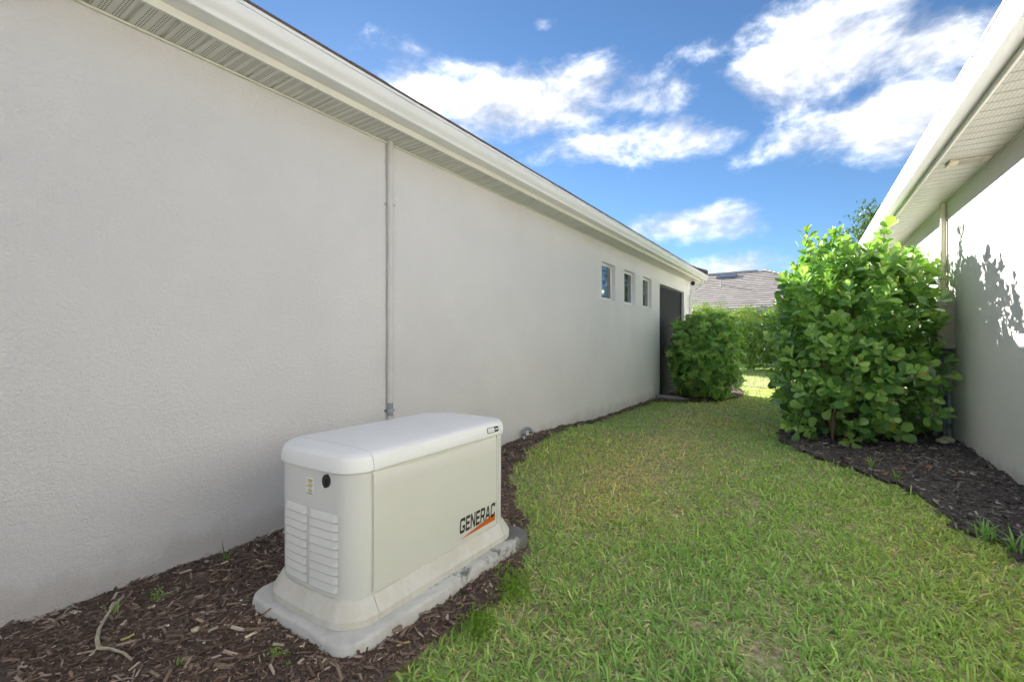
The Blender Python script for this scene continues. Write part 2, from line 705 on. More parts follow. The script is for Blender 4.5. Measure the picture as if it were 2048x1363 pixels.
def grid_sheet(name, x0, x1, y0, y1, step, mat, dz=0.0, poly=None, jag=0.0, lift=None):
    nx, ny = int((x1 - x0) / step) + 1, int((y1 - y0) / step) + 1
    X, Y = np.meshgrid(np.linspace(x0, x1, nx), np.linspace(y0, y1, ny))
    Z = gz(X, Y) + dz
    if lift is not None:
        Z = Z + lift(X, Y)
    v = np.stack([X, Y, Z], -1).reshape(-1, 3)
    idx = np.arange(nx * ny).reshape(ny, nx)
    q = np.stack([idx[:-1, :-1], idx[:-1, 1:], idx[1:, 1:], idx[1:, :-1]], -1).reshape(-1, 4)
    if poly is not None:
        cx = v[q].mean(1)
        jx = (vnoise(cx[:, 0], cx[:, 1], 9, 3) - .5) * jag
        keep = in_poly(cx[:, 0] + jx, cx[:, 1] + jx, poly)
        q = q[keep]
    used = np.unique(q)
    remap = np.full(len(v), -1)
    remap[used] = np.arange(len(used))
    me = np_mesh(name, v[used], np.full(len(q), 4, dtype=np.int32), remap[q].ravel(), mat)
    return link(bpy.data.objects.new(name, me))


far_ground = MB().quad((-400, -200, -.06), (400, -200, -.06), (400, 600, -.06), (-400, 600, -.06)).build('ground', 'lawn_soil')
kind(far_ground, 'structure')
lawn = grid_sheet('lawn', -9, 8, -2, 27, .07, 'lawn_soil')
kind(lawn, 'structure')


def bed_relief(s):
    def f(X, Y):
        return .022 * vnoise(X, Y, 7, s) + .014 * vnoise(X, Y, 23, s + 1) + .008 * vnoise(X, Y, 60, s + 2)
    return f


bed_l = grid_sheet('mulch_bed', -3.2, -.4, -1.5, 14.2, .025, 'mulch_left', .012, left_edge, .10, bed_relief(1))
kind(bed_l, 'structure')
bed_r = grid_sheet('mulch_bed', -.7, 2.2, -1.5, 14.4, .025, 'mulch_right', .012, right_edge, .10, bed_relief(5))
kind(bed_r, 'structure')


def scatter(n, x0, x1, y0, y1, poly=None, invert=(), dens=None):
    x = rng.uniform(x0, x1, n)
    y = rng.uniform(y0, y1, n)
    k = np.ones(n, bool)
    j = (vnoise(x, y, 9, 3) - .5) * .10 + (vnoise(x, y, 34, 4) - .5) * .07
    if poly is not None:
        k &= in_poly(x + j, y + j, poly)
    for p in invert:
        k &= ~in_poly(x + j, y + j, p)
    if dens is not None:
        k &= rng.uniform(0, 1, n) < dens(x, y)
    return x[k], y[k]


# ---- shredded bark
CHIP_V = np.array([(-.5, -.5, 0), (.5, -.5, 0), (.5, .5, 0), (-.5, .5, 0), (-.32, -.5, 1), (.32, -.42, 1), (.38, .5, 1), (-.3, .45, 1)], float)
CHIP_F = [(0, 3, 2, 1), (4, 5, 6, 7), (0, 1, 5, 4), (1, 2, 6, 5), (2, 3, 7, 6), (3, 0, 4, 7)]


def mulch(name, x, y, relief, palette, probs, size, label):
    n = len(x)
    d = np.hypot(x, y)
    far = np.clip(d / 3.0, 1, 2.6)
    L = np.exp(rng.normal(math.log(.015), .62, n)) * size * far ** .3
    L = np.clip(L, .008, .095)
    W = np.clip(L * rng.uniform(.08, .34, n), .0016, .013) * far ** .35
    T = np.clip(W * rng.uniform(.25, .6, n), .0015, .008)
    th = rng.uniform(0, 2 * np.pi, n)
    tilt = rng.normal(0, .22, n)
    yd = np.stack([np.cos(th) * np.cos(tilt), np.sin(th) * np.cos(tilt), np.sin(tilt)], 1)
    up = np.stack([rng.normal(0, .3, n), rng.normal(0, .3, n), np.ones(n)], 1)
    M = frames(up, yd)
    M = M * np.stack([W, L, T], 1)[:, None, :]
    z = gz(x, y) + relief(x, y) + .012 + rng.uniform(-.003, .008, n) + np.abs(np.sin(tilt)) * L * .35
    off = np.stack([x, y, z], 1)
    pal = np.array(palette)
    pick = rng.choice(len(pal), n, p=np.array(probs) / sum(probs))
    c = pal[pick] * rng.uniform(.65, 1.35, (n, 1))
    jit = np.repeat(CHIP_V[None], 1, 0)[0]
    me = inst_mesh(name, jit, CHIP_F, M, off, c, 'mulch_chip', False)
    o = link(bpy.data.objects.new(name, me))
    kind(o, 'stuff', label)
    o['category'] = 'mulch'
    return o


def near_density(x, y):
    d = np.hypot(x, y)
    return np.clip((2.6 / np.maximum(d, .8)) ** 1.35, .05, 1)


lx, ly = scatter(290000, -3.03, -.6, .4, 13.8, left_edge, dens=near_density)
k = ~((lx > -2.33) & (lx < -1.56) & (ly > 1.16) & (ly < 2.555))        # none on the concrete pad
lx, ly = lx[k], ly[k]
mulch('bark_mulch', lx, ly, bed_relief(1),
      [(.080, .054, .043), (.145, .098, .076), (.215, .152, .12), (.32, .245, .195), (.46, .375, .305), (.62, .53, .43)],
      [.20, .36, .26, .12, .045, .015], 1.0, 'shredded dark brown bark mulch beside the left wall')
rx, ry = scatter(170000, -.6, 1.62, 1.2, 14, right_edge, dens=near_density)
k = rx < right_wall_x(ry)
mulch('bark_mulch', rx[k], ry[k], bed_relief(5),
      [(.052, .044, .043), (.105, .090, .086), (.17, .148, .14), (.29, .255, .23), (.46, .40, .35)],
      [.26, .36, .25, .10, .03], 1.0, 'blackish bark mulch along the right wall')

# ---- St. Augustine lawn
BARE = [(at(1615, 1065), .13), (at(1530, 1010), .06), (at(1075, 1220), .10), (at(1400, 1250), .10), (at(1525, 1318), .13), (at(1590, 1030), .05)]


def lawn_density(x, y):
    d = np.hypot(x, y)
    k = np.clip((2.6 / np.maximum(d, .8)) ** 1.15, .035, 1)
    for (bx, by), r in BARE:
        q = ((x - bx) / r) ** 2 + ((y - by) / r) ** 2
        k = k * (1 - .80 * np.exp(-q))
    k = k * (.42 + .55 * vnoise(x, y, 4.5, 9) + .45 * vnoise(x, y, 13, 10))
    return k


def blades(name, x, y, label, lscale=1.0):
    n = len(x)
    d = np.hypot(x, y)
    far = np.clip(d / 2.8, 1, 5)
    L = np.clip(rng.normal(.050, .016, n), .022, .095) * lscale * (.68 + .42 * vnoise(x, y, 2.5, 21) + .36 * vnoise(x, y, 8, 22)) * np.clip(1.12 - .05 * far, .85, 1.1)
    W = rng.uniform(.0055, .0105, n) * far ** .5
    th = rng.uniform(0, 2 * np.pi, n) + 2.2 * vnoise(x, y, 1.7, 31)
    t0 = np.abs(rng.normal(.90, .34, n))
    t1 = np.clip(t0 + rng.normal(.45, .35, n), 0, 1.75)
    t2 = np.clip(t1 + rng.normal(.25, .25, n), 0, 1.9)
    h = np.stack([np.cos(th), np.sin(th)], 1)
    tw = rng.normal(0, .7, n)
    s = np.stack([-np.sin(th + tw), np.cos(th + tw), rng.normal(0, .25, n)], 1)
    s /= np.linalg.norm(s, axis=1, keepdims=True)

    def step(t, l):
        return np.stack([h[:, 0] * np.sin(t) * l, h[:, 1] * np.sin(t) * l, np.cos(t) * l], 1)
    b = np.stack([x, y, gz(x, y) - .004], 1)
    m = b + step(t0, L * .45)
    u = m + step(t1, L * .38)
    tip = u + step(t2, L * .17)
    hw = (W * .5)[:, None]
    V = np.stack([b - s * hw * .75, b + s * hw * .75, m - s * hw, m + s * hw, u - s * hw * .8, u + s * hw * .8, tip], 1)
    f = np.array([0, 1, 3, 2, 2, 3, 5, 4, 4, 5, 6])
    lp = (f[None] + (np.arange(n) * 7)[:, None]).ravel()
    cn = np.tile(np.array([4, 4, 3], np.int32), n)
    # colour: fresh, deep or yellowing green; straw among them, most of it along the left bed
    dry = .07 + .22 * smoothstep(vnoise(x, y, 1.6, 41), .5, .85)
    lb = np.exp(-((x + 1.65) / .75) ** 2) * smoothstep(y, 2.4, 4.2) * (1 - smoothstep(y, 10, 13))
    dry = np.clip(dry + .60 * lb, 0, .85)
    r = rng.uniform(0, 1, n)
    pal = np.array([(.35, .53, .155), (.42, .61, .19), (.28, .45, .13), (.50, .61, .24)])
    c = pal[rng.choice(4, n, p=[.4, .28, .2, .12])]
    straw = np.array([(.74, .67, .42), (.64, .55, .33), (.66, .63, .31)])[rng.choice(3, n)]
    c = np.where((r < dry)[:, None], straw, c) * rng.uniform(.75, 1.25, (n, 1))
    patch = vnoise(x, y, .9, 51)[:, None]
    c = c * (1 + np.array([.30, .10, .0]) * (patch - .45))
    flat = (r < dry) & (rng.uniform(0, 1, n) < .8)
    V[flat, :, 2] = (b[flat, 2] + .004)[:, None] + (V[flat, :, 2] - b[flat, 2][:, None]) * .4
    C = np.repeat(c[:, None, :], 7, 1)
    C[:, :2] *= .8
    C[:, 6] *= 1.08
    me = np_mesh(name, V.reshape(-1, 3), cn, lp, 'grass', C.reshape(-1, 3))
    o = link(bpy.data.objects.new(name, me))
    kind(o, 'stuff', label)
    o['category'] = 'grass'
    return o


gx, gy = scatter(450000, -3.0, 2.0, .35, 14, None, (left_edge, right_edge), lawn_density)
hx, hy = scatter(150000, -5.5, 4, 12.5, 27, None, (left_edge, right_edge), lambda x, y: .28 + 0 * x)
k = (hy > 14) | (hx < -3.0)
k &= ~((hx < -2.9) & (hy < 13.7))
blades('lawn_grass', np.concatenate([gx, hx[k]]), np.concatenate([gy, hy[k]]), 'green and straw coloured lawn grass between the houses')
print('blades', len(gx), k.sum(), 'chips', len(lx), len(rx))

# ------------------------------------------------------------------ houses
def wall_face(mb, w0, y0, y1, z0, z1, holes, depth, sgn):
    """wall face in the plane x=w0 with rectangular openings and reveals going `depth` into the house (sgn = -1: house on -x side)"""
    ys = sorted({y0, y1} | {h[0] for h in holes} | {h[1] for h in holes})
    zs = sorted({z0, z1} | {h[2] for h in holes} | {h[3] for h in holes})
    for i in range(len(ys) - 1):
        for j in range(len(zs) - 1):
            cy, cz = (ys[i] + ys[i + 1]) / 2, (zs[j] + zs[j + 1]) / 2
            if any(h[0] < cy < h[1] and h[2] < cz < h[3] for h in holes):
                continue
            mb.quad((w0, ys[i], zs[j]), (w0, ys[i + 1], zs[j]), (w0, ys[i + 1], zs[j + 1]), (w0, ys[i], zs[j + 1]))
    b = w0 + sgn * depth
    for (a0, a1, c0, c1) in holes:
        mb.quad((w0, a0, c1), (w0, a1, c1), (b, a1, c1), (b, a0, c1))
        mb.quad((w0, a0, c0), (w0, a1, c0), (b, a1, c0), (b, a0, c0))
        mb.quad((w0, a0, c0), (w0, a0, c1), (b, a0, c1), (b, a0, c0))
        mb.quad((w0, a1, c0), (w0, a1, c1), (b, a1, c1), (b, a1, c0))
    return mb


def gutter_profile(xf, zb, s):
    """K-style gutter, back against x=xf, opening outwards in direction s (closed loop, 2 mm sheet)"""
    outer = [(0, .125), (0, 0), (.098, 0), (.104, .004), (.107, .018), (.116, .030), (.132, .046), (.146, .066), (.152, .088), (.153, .108),
             (.161, .110), (.163, .116), (.163, .128), (.158, .131), (.150, .131)]
    inner = [(.150, .127), (.157, .126), (.158, .114), (.149, .111), (.148, .088), (.142, .068), (.129, .049), (.112, .034), (.103, .020), (.097, .006), (.004, .006), (.004, .125)]
    return [(xf + s * d, zb + z) for d, z in outer + inner]


TILE_ANG = R(20)


def tile_mesh(name, wdt, length, thick, mat):
    mb = MB()
    mb.add([(0, -wdt / 2, 0), (length, -wdt / 2, 0), (length, wdt / 2, 0), (0, wdt / 2, 0),
            (0, -wdt / 2 + .004, thick * .8), (.012, -wdt / 2 + .004, thick), (length, -wdt / 2 + .004, thick), (length, wdt / 2 - .004, thick),
            (.012, wdt / 2 - .004, thick), (0, wdt / 2 - .004, thick * .8)],
           [(0, 3, 2, 1), (5, 6, 7, 8), (4, 5, 8, 9), (0, 4, 9, 3), (0, 1, 6, 5, 4), (3, 9, 8, 7, 2), (1, 2, 7, 6)])
    return mb.mesh(name, mat)


def half_round(mb, p0, p1, r, n=8):
    p0, p1 = Vector(p0), Vector(p1)
    t = (p1 - p0).normalized()
    s = t.cross(Vector((0, 0, 1))).normalized()
    u = s.cross(t)
    rings = []
    for p, k in ((p0, 1.0), (p1, .86)):
        rings.append([p + (s * math.cos(a) + u * math.sin(a)) * r * k for a in [math.pi * i / n for i in range(n + 1)]] + [p - u * .02])
    return mb.loft(rings, True, True)


def eave_side(root, xw, xf, z_soffit, y0, y1, s, soffit_name, tiles_mat, org, panel_y0):
    """soffit panels, fascia, gutter, tile edge; s = +1 when the eave overhangs toward +x"""
    lo, hi = (xw, xf) if xw < xf else (xf, xw)
    depth = hi - lo
    # one perforated panel: two bays with a folded channel after each
    prof = []
    for b in (0, .1524):
        prof += [(b, 0), (b + .128, 0), (b + .133, .011), (b + .1474, .011)]
    prof.append((.3028, 0))
    v, f = [], []
    for i, (py, pz) in enumerate(prof):
        v += [(0, py, pz), (depth, py, pz)]
        if i:
            f.append((2 * i - 2, 2 * i, 2 * i + 1, 2 * i - 1))
    pm = MB().add(v, f).mesh('soffit_panel', soffit_name)
    y = panel_y0
    while y < y1 - .05:
        o = bpy.data.objects.new('soffit_panel', pm)
        o.location = (lo - org[0], y - org[1], z_soffit - org[2])
        link(o, root)
        y += .3048
    MB().box(*sorted((xw + s * .001, xw + s * .018)), y0, y1, z_soffit - .012, z_soffit - .002).build('soffit_trim', 'cream_fascia', root, org)
    MB().box(*sorted((xf - s * .004, xf + s * .014)), y0, y1, z_soffit - .010, z_soffit + .16).build('fascia', 'cream_fascia', root, org)
    g = MB().extrude_y(gutter_profile(xf + s * .016, z_soffit + .036, s), y0, y1).build('gutter', 'white_metal', root, org, True, 30)
    for ye in (y0, y1):
        prof2 = [p for p in gutter_profile(xf + s * .016, z_soffit + .036, s)][:15]
        MB().loft([[(x, ye - .002 if ye == y0 else ye + .0005, z) for x, z in prof2], [(x, ye - .0005 if ye == y0 else ye + .002, z) for x, z in prof2]], True, True).build('gutter_cap', 'white_metal', root, org)
    # tile courses along the edge
    tm = tile_mesh('roof_tile', .326, .42, .034, tiles_mat)
    ny = int((y1 - y0) / .332) + 1
    for c in range(2):
        for i in range(ny):
            o = bpy.data.objects.new('roof_tile', tm)
            xx = xf + s * (.150 - .36 * c * math.cos(TILE_ANG))
            zz = z_soffit + .172 + .36 * c * math.sin(TILE_ANG) + .030 * c + random.uniform(-.003, .003)
            yy = y0 + .166 + i * .332 + (.166 if c else 0)
            if yy > y1:
                continue
            o.location = (xx - org[0], yy - org[1], zz - org[2])
            rot = Matrix.Rotation(math.pi if s > 0 else 0, 4, 'Z') @ Matrix.Rotation(-TILE_ANG + R(2), 4, 'Y')
            o.rotation_euler = rot.to_euler()
            link(o, root)
    return g


# ---- left house
org = (WALL_X, 6.0, 0.0)
HL = thing('stucco_house', 'long grey-beige stucco house wall with white gutter and three small windows, at left', 'house', org)
ORG[HL.name] = org
Z_S = 2.99
YE = 13.62
win_y = [(7.28, 7.90), (8.37, 8.99), (9.46, 10.08)]
win_z = (2.02, 2.665)
holes = [(a, b, *win_z) for a, b in win_y] + [(10.68, 12.99, -.02, 2.645)]
mb = wall_face(MB(), WALL_X, -7, YE, -.3, 3.0, holes, .16, -1)
mb.quad((WALL_X, YE, -.3), (WALL_X - 12, YE, -.3), (WALL_X - 12, YE, 3.0), (WALL_X, YE, 3.0))
mb.quad((WALL_X - 12, -7, -.3), (WALL_X - 12, YE, -.3), (WALL_X - 12, YE, 3.0), (WALL_X - 12, -7, 3.0))
mb.quad((WALL_X, -7, -.3), (WALL_X - 12, -7, -.3), (WALL_X - 12, -7, 3.0), (WALL_X, -7, 3.0))
mb.build('wall', 'stucco_left', HL)
XF = -2.76
eave_side(HL, WALL_X, XF, Z_S, -7, 13.97, 1, 'soffit_left', 'brown_tile', org, -2.0)
# roof body behind the tile edge, a hip at the far end
zt = Z_S + .165
rise = math.tan(TILE_ANG)
ex, ey = XF - .02, 13.9
hw_ = 6.3
mb = MB()
A = (ex, ey, zt); B = (ex, -7, zt); C_ = (ex - hw_, -7, zt + hw_ * rise); D = (ex - hw_, ey - hw_, zt + hw_ * rise)
E = (ex - 2 * hw_, ey, zt); F = (ex - 2 * hw_, -7, zt)
mb.add([A, B, C_, D, E, F], [(0, 1, 2, 3), (0, 3, 4), (4, 3, 2, 5), (0, 4, 5, 1), (1, 5, 2)])
mb.build('roof_deck', 'brown_tile', HL)
for i in range(6):
    mb = MB()
    q0 = (XF + .10 - i * .27, 13.93 - i * .27, Z_S + .20 + i * .27 * rise + .03)
    q1 = (XF + .10 - (i + 1.25) * .27, 13.93 - (i + 1.25) * .27, Z_S + .20 + (i + 1.25) * .27 * rise + .03)
    half_round(mb, q0, q1, .115).build('hip_cap', 'brown_tile', HL, org, True, 50)

for (a, b) in win_y:
    c0, c1 = win_z
    xi = WALL_X - .072
    t = .042
    mb = MB()
    for (p, q, r0, r1) in ((a, b, c0, c0 + t + .012), (a, b, c1 - t, c1), (a, a + t, c0 + t + .012, c1 - t), (b - t, b, c0 + t + .012, c1 - t)):
        mb.box(xi - .04, xi, p + .001, q - .001, r0, r1)
    wf = mb.build('window', 'window_vinyl', HL)
    ORG[wf.name] = org
    MB().box(xi - .012, xi - .006, a + t, b - t, c0 + t + .012, c1 - t).build('pane', 'window_glass', wf, org)
    MB().box(xi + .002, WALL_X + .012, a - .0, b + .0, c0 - .018, c0 + .006).build('sill', 'stucco_left', wf, org)
    MB().box(xi - .02, xi + .006, a + t, a + t + .014, c0 + t + .012, c1 - t).build('glazing_bead', 'window_vinyl', wf, org)

# screened porch opening
a, b, c1 = 10.68, 12.99, 2.645
xi = WALL_X - .06
mb = MB()
t = .05
for (p, q, r0, r1) in ((a, a + t, 0, c1), (b - t, b, 0, c1), (a + t, b - t, c1 - t, c1), (a + t, b - t, .0, .06)):
    mb.box(xi - .05, xi, p + .001, q - .001, r0, r1 - .001)
sc_ = mb.build('porch_screen', 'alu_dark', HL)
MB().box(xi - .028, xi - .026, a + t, b - t, .06, c1 - t).build('screen_mesh', 'insect_screen', sc_, org)
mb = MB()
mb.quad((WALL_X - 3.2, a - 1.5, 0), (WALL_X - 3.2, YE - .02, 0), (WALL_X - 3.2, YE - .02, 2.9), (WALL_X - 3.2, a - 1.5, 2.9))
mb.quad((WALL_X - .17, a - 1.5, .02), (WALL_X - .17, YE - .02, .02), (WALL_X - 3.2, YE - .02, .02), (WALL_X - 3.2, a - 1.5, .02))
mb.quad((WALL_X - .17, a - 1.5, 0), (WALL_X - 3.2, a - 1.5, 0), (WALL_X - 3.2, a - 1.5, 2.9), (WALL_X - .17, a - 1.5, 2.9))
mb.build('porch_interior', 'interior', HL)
# room shell behind the small windows
# downspout at the far corner
ds = [(XF + .075, 13.62, Z_S + .04), (XF + .075, 13.62, Z_S - .06), (XF + .05, 13.615, Z_S - .13), (XF - .10, 13.60, Z_S - .25), (WALL_X + .06, 13.585, Z_S - .34), (WALL_X + .043, 13.58, Z_S - .42), (WALL_X + .043, 13.58, .12)]
dn = MB().tube(ds, 0, flat=(.062, .078)).build('downspout', 'white_metal', HL, org, False)
bevel_obj(dn, .006, 2)
for zz in (2.2, .7):
    MB().box(WALL_X + .001, WALL_X + .086, 13.535, 13.625, zz, zz + .025).build('downspout_strap', 'white_metal', dn, org)

# ---- conduit on the left wall
cy = 2.66
co_ = (WALL_X + .028, cy, .0)
CL = thing('wall_conduit', 'painted vertical conduit on the left wall rising behind the generator to the soffit', 'conduit', co_)
MB().tube([(WALL_X + .028, cy, .80), (WALL_X + .028, cy, 1.7), (WALL_X + .027, cy + .002, 2.4), (WALL_X + .029, cy, Z_S - .001)], .0255, 14).build('pipe', 'conduit_painted', CL, co_, True)
MB().tube([(WALL_X + .028, cy, .16), (WALL_X + .028, cy, .80)], .0245, 14).build('lower_pipe', 'grey_pvc', CL, co_, True)
MB().tube([(WALL_X + .028, cy, .60), (WALL_X + .028, cy, .69)], .032, 14).build('coupling', 'white_pvc', CL, co_, True)
MB().tube([(WALL_X + .028, cy, .10), (WALL_X + .028, cy, .16), (WALL_X + .04, cy, .20)], .026, 12).build('foot_fitting', 'grey_pvc', CL, co_, True)
for zz, m in ((2.47, 'conduit_painted'), (.735, 'galvanised')):
    mb = MB()
    mb.tube([(WALL_X + .028, cy, zz - .011), (WALL_X + .028, cy, zz + .011)], .0285, 14)
    mb.box(WALL_X + .001, WALL_X + .008, cy - .045, cy + .045, zz - .010, zz + .010)
    cl = mb.build('clamp', m, CL, co_, True)
    MB().tube([(WALL_X + .004, cy + .040, zz), (WALL_X + .030, cy + .040, zz)], .009, 6).build('bolt', 'galvanised', cl, co_)

# ---- drain stub with elbows, sticking out of the mulch by the wall
sx_, sy_ = WALL_X + .06, 4.73
zb = float(gz(sx_, sy_))
so = (sx_, sy_, zb)
DS = thing('drain_stub', 'grey plastic drain pipe elbow rising from the mulch against the left wall', 'pipe', so)
MB().tube([(sx_, sy_, zb - .05), (sx_, sy_, zb + .09)], .0145, 12).build('riser', 'white_pvc', DS, so, True)
arc = [(sx_, sy_, zb + .075), (sx_, sy_, zb + .13)] + [(sx_ + .03 - .03 * math.cos(t), sy_ + .03 - .03 * math.cos(t), zb + .13 + .03 * math.sin(t)) for t in np.linspace(.3, math.pi / 2, 5)]
arc += [(sx_ + .06 - .03 + .03 * math.sin(t), sy_ + .03 + .03 * math.sin(t), zb + .13 + .03 * math.cos(t)) for t in np.linspace(.2, math.pi / 2, 5)] + [(sx_ + .06, sy_ + .06, zb + .10)]
MB().tube(arc, .021, 12).build('elbow', 'grey_pvc', DS, so, True)
MB().tube([(sx_, sy_, zb + .075), (sx_, sy_, zb + .10)], .0245, 12).build('collar', 'dark_pvc', DS, so, True)
MB().tube([(sx_ + .06, sy_ + .06, zb + .10), (sx_ + .06, sy_ + .06, zb + .125)], .0245, 12).build('collar', 'dark_pvc', DS, so, True)

# ---- downspout extension lying at the foot of the porch screen
ex0 = at(1312, 795, .06)
q = (-2.98, 10.35, .06)
DX = thing('drain_extension', 'grey drain extension lying on the mulch beside the porch screen', 'pipe', (q[0], q[1], 0))
p_ = [(-2.99, 10.32, .085), (-2.90, 10.42, .088), (-2.70, 10.50, .070), (-2.50, 10.55, .045), (-2.42, 10.56, .015)]
MB().tube(p_, 0, flat=(.095, .06)).build('channel', 'grey_pvc', DX, (q[0], q[1], 0))
MB().tube([(-2.70, 10.46, .0), (-2.70, 10.46, .045)], .02, 8).build('support', 'dark_pvc', DX, (q[0], q[1], 0))

# ---- small dome camera under the eave
kx, ky = -2.88, 13.35
SC = thing('security_camera', 'small black dome camera under the far eave of the left house', 'camera', (kx, ky, Z_S))
MB().tube([(kx, ky, Z_S - .002), (kx, ky, Z_S - .03)], .045, 14).build('mount', 'white_metal', SC, (kx, ky, Z_S), True)
MB().loft([[(kx + r * math.cos(a), ky + r * math.sin(a), z) for a in np.linspace(0, 2 * math.pi, 14, endpoint=False)] for r, z in ((.05, Z_S - .03), (.062, Z_S - .07), (.055, Z_S - .11), (.03, Z_S - .135), (.006, Z_S - .14))], True, True).build('dome', 'black_plastic', SC, (kx, ky, Z_S), True)

# ---- right house (in its own slightly turned frame)
org = (RIGHT_W, 7.0, 0.0)
cr, sr = math.cos(RIGHT_ROT), math.sin(RIGHT_ROT)


def rw(x, y):
    return (cr * x - sr * y, sr * x + cr * y)


HR = thing('stucco_house', 'pale stucco neighbouring house with bright white gutter, at right', 'house', (*rw(RIGHT_W, 7.0), 0), RIGHT_ROT)
ORG[HR.name] = org
Z_R = 3.06
mb = wall_face(MB(), RIGHT_W, -7, 16, -.3, 3.07, [], .1, 1)
mb.quad((RIGHT_W, 16, -.3), (RIGHT_W + 10, 16, -.3), (RIGHT_W + 10, 16, 3.07), (RIGHT_W, 16, 3.07))
mb.quad((RIGHT_W, -7, -.3), (RIGHT_W + 10, -7, -.3), (RIGHT_W + 10, -7, 3.07), (RIGHT_W, -7, 3.07))
mb.build('wall', 'stucco_right', HR)
XR = 1.143
eave_side(HR, RIGHT_W, XR, Z_R, -4, 16.4, -1, 'soffit_right', 'brown_tile', org, -3.05)
zt = Z_R + .165
mb = MB()
mb.add([(XR + .02, -4, zt), (XR + .02, 16.35, zt), (XR + 6, 10.4, zt + 6 * rise), (XR + 6, -4, zt + 6 * rise), (XR + 12, 16.35, zt), (XR + 12, -4, zt)],
       [(0, 1, 2, 3), (1, 4, 2), (4, 5, 3, 2), (0, 5, 4, 1)]).build('roof_deck', 'brown_tile', HR)
# flat exhaust vent on the soffit
vy = 6.08
mb = MB()
mb.box(1.24, 1.53, vy - .075, vy + .075, Z_R - .014, Z_R - .001)
vt = mb.build('soffit_vent', 'vent_beige', HR)
bevel_obj(vt, .004, 1)
MB().box(1.225, 1.245, vy - .085, vy + .085, Z_R - .030, Z_R - .002).build('lip', 'vent_beige', vt, org)
for i in range(7):
    MB().box(1.305, 1.475, vy - .055 + i * .0165, vy - .045 + i * .0165, Z_R - .019, Z_R - .0142).build('vent_slat', 'box_paint', vt, org)

# ---- cabinet and conduits on the right wall


def rthing(name, label, cat, x, y, z=0):
    o = thing(name, label, cat, (*rw(x, y), z), RIGHT_ROT)
    ORG[o.name] = (x, y, z)
    return o


bx0, bx1, by0, by1, bz0, bz1 = RIGHT_W - .165, RIGHT_W - .002, 7.43, 7.78, 1.23, 1.78
EB = rthing('electrical_cabinet', 'olive-brown metal electrical cabinet mounted on the right wall', 'cabinet', RIGHT_W, 7.6, 1.23)
bevel_obj(MB().box(bx0, bx1, by0, by1, bz0, bz1).build('housing', 'box_paint', EB), .006, 2)
MB().box(bx0 - .012, bx1, by0 - .012, by1 + .012, bz1 - .04, bz1 + .012).build('top_cap', 'box_paint', EB)
MB().box(bx0 - .010, bx0 - .0005, by0 + .02, by1 - .02, bz0 + .02, bz1 - .06).build('door', 'box_paint', EB)
MB().box(bx0 - .022, bx0 - .010, by0 + .15, by0 + .20, bz0 + .06, bz0 + .10).build('latch', 'galvanised', EB)
CR = rthing('wall_conduit', 'cream conduit on the right wall rising from the cabinet to the soffit', 'conduit', RIGHT_W, 7.80, 1.7)
MB().tube([(RIGHT_W - .035, 7.83, 1.60), (RIGHT_W - .035, 7.83, Z_R - .001)], .030, 14).build('pipe', 'vent_beige', CR, None, True)
for zz in (2.9, 2.2):
    mb = MB().tube([(RIGHT_W - .035, 7.83, zz - .012), (RIGHT_W - .035, 7.83, zz + .012)], .034, 14)
    mb.box(RIGHT_W - .008, RIGHT_W - .001, 7.77, 7.89, zz - .01, zz + .01)
    mb.build('clamp', 'vent_beige', CR, None, True)
pipes = [(7.49, .022, 'thick grey conduit below the cabinet, nearest the camera', [(-.06, 1.235), (-.05, .8), (-.045, .3), (-.045, .02)]),
         (7.60, .020, 'thin grey conduit bending under the cabinet, middle of three', [(-.09, 1.235), (-.085, .95), (-.06, .62), (-.06, .02)]),
         (7.72, .022, 'grey conduit below the cabinet, farthest of three', [(-.12, 1.235), (-.10, .9), (-.09, .3), (-.16, .05)])]
for (py, pr, lab, path) in pipes:
    CP = rthing('cabinet_conduit', lab, 'conduit', RIGHT_W - .05, py, 0)
    MB().tube([(RIGHT_W + dx, py, z) for dx, z in path], pr, 10).build('pipe', 'grey_pvc', CP, None, True)
    MB().tube([(RIGHT_W + path[0][0], py, 1.16), (RIGHT_W + path[0][0], py, 1.229)], pr * 1.3, 10).build('fitting', 'dark_pvc', CP, None, True)
    MB().tube([(RIGHT_W + path[2][0], py, path[2][1] - .03), (RIGHT_W + path[2][0], py, path[2][1] + .03)], pr * 1.25, 10).build('coupling', 'dark_pvc', CP, None, True)

# ------------------------------------------------------------------ generator
GX0, GX1 = -2.285, -1.655        # across the yard
GY0, GY1 = 1.235, 2.455          # along the wall
GCX, GCY = (GX0 + GX1) / 2, (GY0 + GY1) / 2
PAD_Z = .09
GEN_O = (GCX, GCY, PAD_Z)


def outline(out, z, bow=.028, r=.095, n=8):
    """plan of the enclosure: straight long sides, bowed ends, rounded corners; `out` grows it"""
    hx, hy = (GX1 - GX0) / 2 + out, (GY1 - GY0) / 2 + out - bow
    pts = []
    for (sx, sy, a0, cr_) in ((1, 1, 0, r), (-1, 1, 90, r + .075), (-1, -1, 180, r + .075), (1, -1, 270, r)):
        rr = max(cr_ + out * .8, .02)
        for i in range(n + 1):
            a = R(a0 + 90 * i / n)
            pts.append((sx * (hx - rr) + rr * math.cos(a), sy * (hy - rr) + rr * math.sin(a)))
    # subdivide the four straight runs so that the ends can bow
    full = []
    for i, p in enumerate(pts):
        q = pts[(i + 1) % len(pts)]
        full.append(p)
        if math.dist(p, q) > .15:
            for k in range(1, 10):
                full.append((p[0] + (q[0] - p[0]) * k / 10, p[1] + (q[1] - p[1]) * k / 10))
    res = []
    rr = r
    for x, y in full:
        t = max(-1, min(1, x / hx))
        b = bow * (1 - t * t) * smoothstep(abs(y), hy - rr - .02, hy)
        res.append((GCX + x, GCY + y + math.copysign(b, y), z))
    return res


